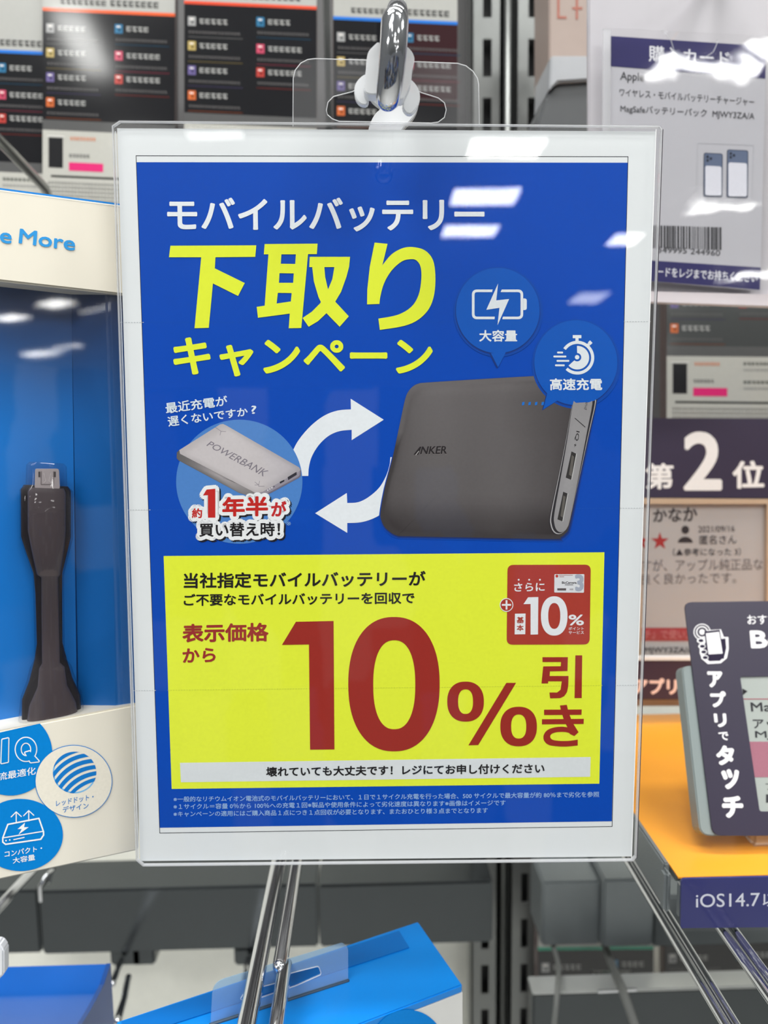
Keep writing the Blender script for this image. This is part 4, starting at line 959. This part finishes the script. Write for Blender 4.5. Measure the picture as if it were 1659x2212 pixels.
pack(1348, 489, OR, .63, 'black and white pack between the purchase card and the dark purple rank board', dark=C(66, 68, 68), sl=.01)
pack(1070, 2030, C(40, 150, 120), .704, 'black pack with green line low down under the grey rail blocks', w=250, sl=-.01)
pack(1344, 2010, C(170, 50, 56), .722, 'black pack with red line at the lower right corner under the shelf', w=286, sl=-.01)
mk('divider_post', *box((at(700, 100, .66).x, .66, CAMZ-.05), (at(714, 100, .66).x, .668, CAMZ+.5), .002), STEEL, None, label='narrow grey metal divider between the red line pack and blue line pack', cat='divider')
# beige box and grey bin right of the upright
q = wallplane(1230, 80, .60, 0)
bg_ = thing('beige_box', q.pt(1230, 175, -.02), 'brownish beige box with faint red letters right of the slotted upright', 'box')
mk('carton', *slab(q, [(1186, -200), (1300, -200), (1300, 150), (1186, 150)], 0, .05, .001), pbr('beige_carton', C(150, 134, 126), .4), bg_)
kk = Ink(q, .0002); kk.line([(1206, -6), (1206, 38), (1222, 38)], 5, C(160, 104, 92), 1); kk.line([(1246, -6), (1246, 42)], 5, C(160, 104, 92), 1); kk.line([(1236, 18), (1258, 18)], 5, C(160, 104, 92), 1); kk.build('red_marks', bg_)
q = wallplane(1230, 220, .57, 0)
bn = thing('grey_bin', q.pt(1230, 330, -.02), 'dark grey slant sided bin top left of the card board', 'bin')
mk('bin_body', *slab(q, [(1156, 330), (1160, 262), (1178, 208), (1202, 178), (1290, 170), (1290, 330)], 0, .05, .002), pbr('grey_bin_plastic', C(86, 88, 90), .3), bn)
mk('bin_glare_slab', *slab(q, [(1187, 126), (1290, 126), (1290, 176), (1202, 182), (1184, 200)], .004, .05, .001), pbr('painted_bin_glare', C(170, 172, 176), .12), bn)  # pale slab stands in for the bright reflection above the bin

# ================================================================ blue boxes at the bottom
BLC = pbr('bright_blue_carton', C(8, 120, 202), .3, noise=.03); BLD = pbr('deep_blue_carton', C(0, 96, 172), .3, noise=.03)
def hz(px, py, z): d = ray(px, py); return CP + d*((z-CAMZ)/d.z)
ZB = CAMZ-.262
bb = thing('blue_box', hz(700, 2150, ZB)-V((0, 0, .1)), 'bright blue retail box at bottom centre, hanging tab pierced by a chrome rod', 'box')
p1, p2, p3 = hz(250, 2207, ZB), hz(903, 1990, ZB), hz(999, 2127, ZB); p4 = p1+(p3-p2)
mk('lid', *prism([p1, p2, p3, p4], (0, 0, -.004), .0006), BLC, bb)
ww = V((0, 0, -.004))
mk('carton', *prism([p1+ww, p2+ww, p3+ww, p4+ww], (0, 0, -.12)), pbr('off_white_carton', C(205, 205, 203), .35), bb)
zl = ZB+.0002
mk('rear_flap', *prism([hz(*p, zl) for p in ((262, 2208), (862, 2012), (884, 2048), (275, 2245))], (0, 0, .0004)), BLD, bb)
nf = (p3-p4).cross(V((0, 0, 1))).normalized()
if nf.y > 0: nf = -nf
FB = Plane(p3+ww, nf); kk = Ink(FB, .0003)
kk.poly(ell(880, 2262, 80, 82, 48), C(10, 120, 200), 1); kk.build('blue_roundel', bb)
bl0, bl1 = hz(455, 2214, ZB), hz(751, 2119, ZB); dn = (bl1-bl0).cross(V((0, 0, 1))).normalized()
if dn.y > 0: dn = -dn
TBp = Plane(bl0, dn)
tabl = rrect([(455, 2214), (460, 2122), (740, 2037), (752, 2048), (752, 2118)], [0, 26, 4, 4, 0])
hol = rrect([(518, 2158), (530, 2140), (606, 2120), (612, 2106), (640, 2098), (688, 2086), (694, 2104), (640, 2128), (540, 2162)], 5)
mk('hang_tab', *ringslab(TBp, tabl, [hol[::-1]], 0, .0005), clear('frosted_tab', tint=(.75, .86, .95), ior=1.35, rough=.15, haze=.22, hazecol=(.55, .74, .9)), bb)
edge_tube(TBp, hol, .0003, .00025, 'tab_slot_edge', bb, RIM)
mk('tab_base_line', *tube([bl0, (bl0+bl1)/2, bl1], .0009, 8), pbr('dark_seam', C(40, 60, 80), .5), bb, True)
# deep blue box at the left
B0 = at(243, 2082, .43); cs = [(.43, B0.z)]
F0 = at(188, 2212, .365)
for i in range(1, 9):
    t = i/8*math.pi/2; cs.append((.43-(.43-.365)*math.sin(t), B0.z-(B0.z-F0.z)*(1-math.cos(t))*.9-(.004 if i else 0)))
cs += [(.365, F0.z-.10), (.43, F0.z-.10)]
db = thing('deep_blue_box', (B0.x-.08, .40, F0.z-.10), 'deep blue box with a rounded glossy top at the lower left corner', 'box')
mk('rounded_body', *prism([(B0.x-.19, y, z) for y, z in cs], (.187, 0, 0)), pbr('glossy_deep_blue', C(14, 84, 168), .12, noise=.05, scale=40), db, True, auto=35)
mk('end_flange', *prism([(B0.x-.003, y-.0015, z+.0015) for y, z in cs], (.0025, 0, 0)), pbr('deep_blue_end', C(10, 64, 132), .25), db)
mk('white_carton_corner', *prism([at(*p, .34) for p in ((-80, 2032), (-2, 2040), (8, 2054), (8, 2106), (-12, 2125), (-80, 2125))], (0, .006, 0), .0008), pbr('white_gloss_carton', C(222, 224, 228), .25), None, label='small white carton corner at the left edge above the deep blue box', cat='carton')
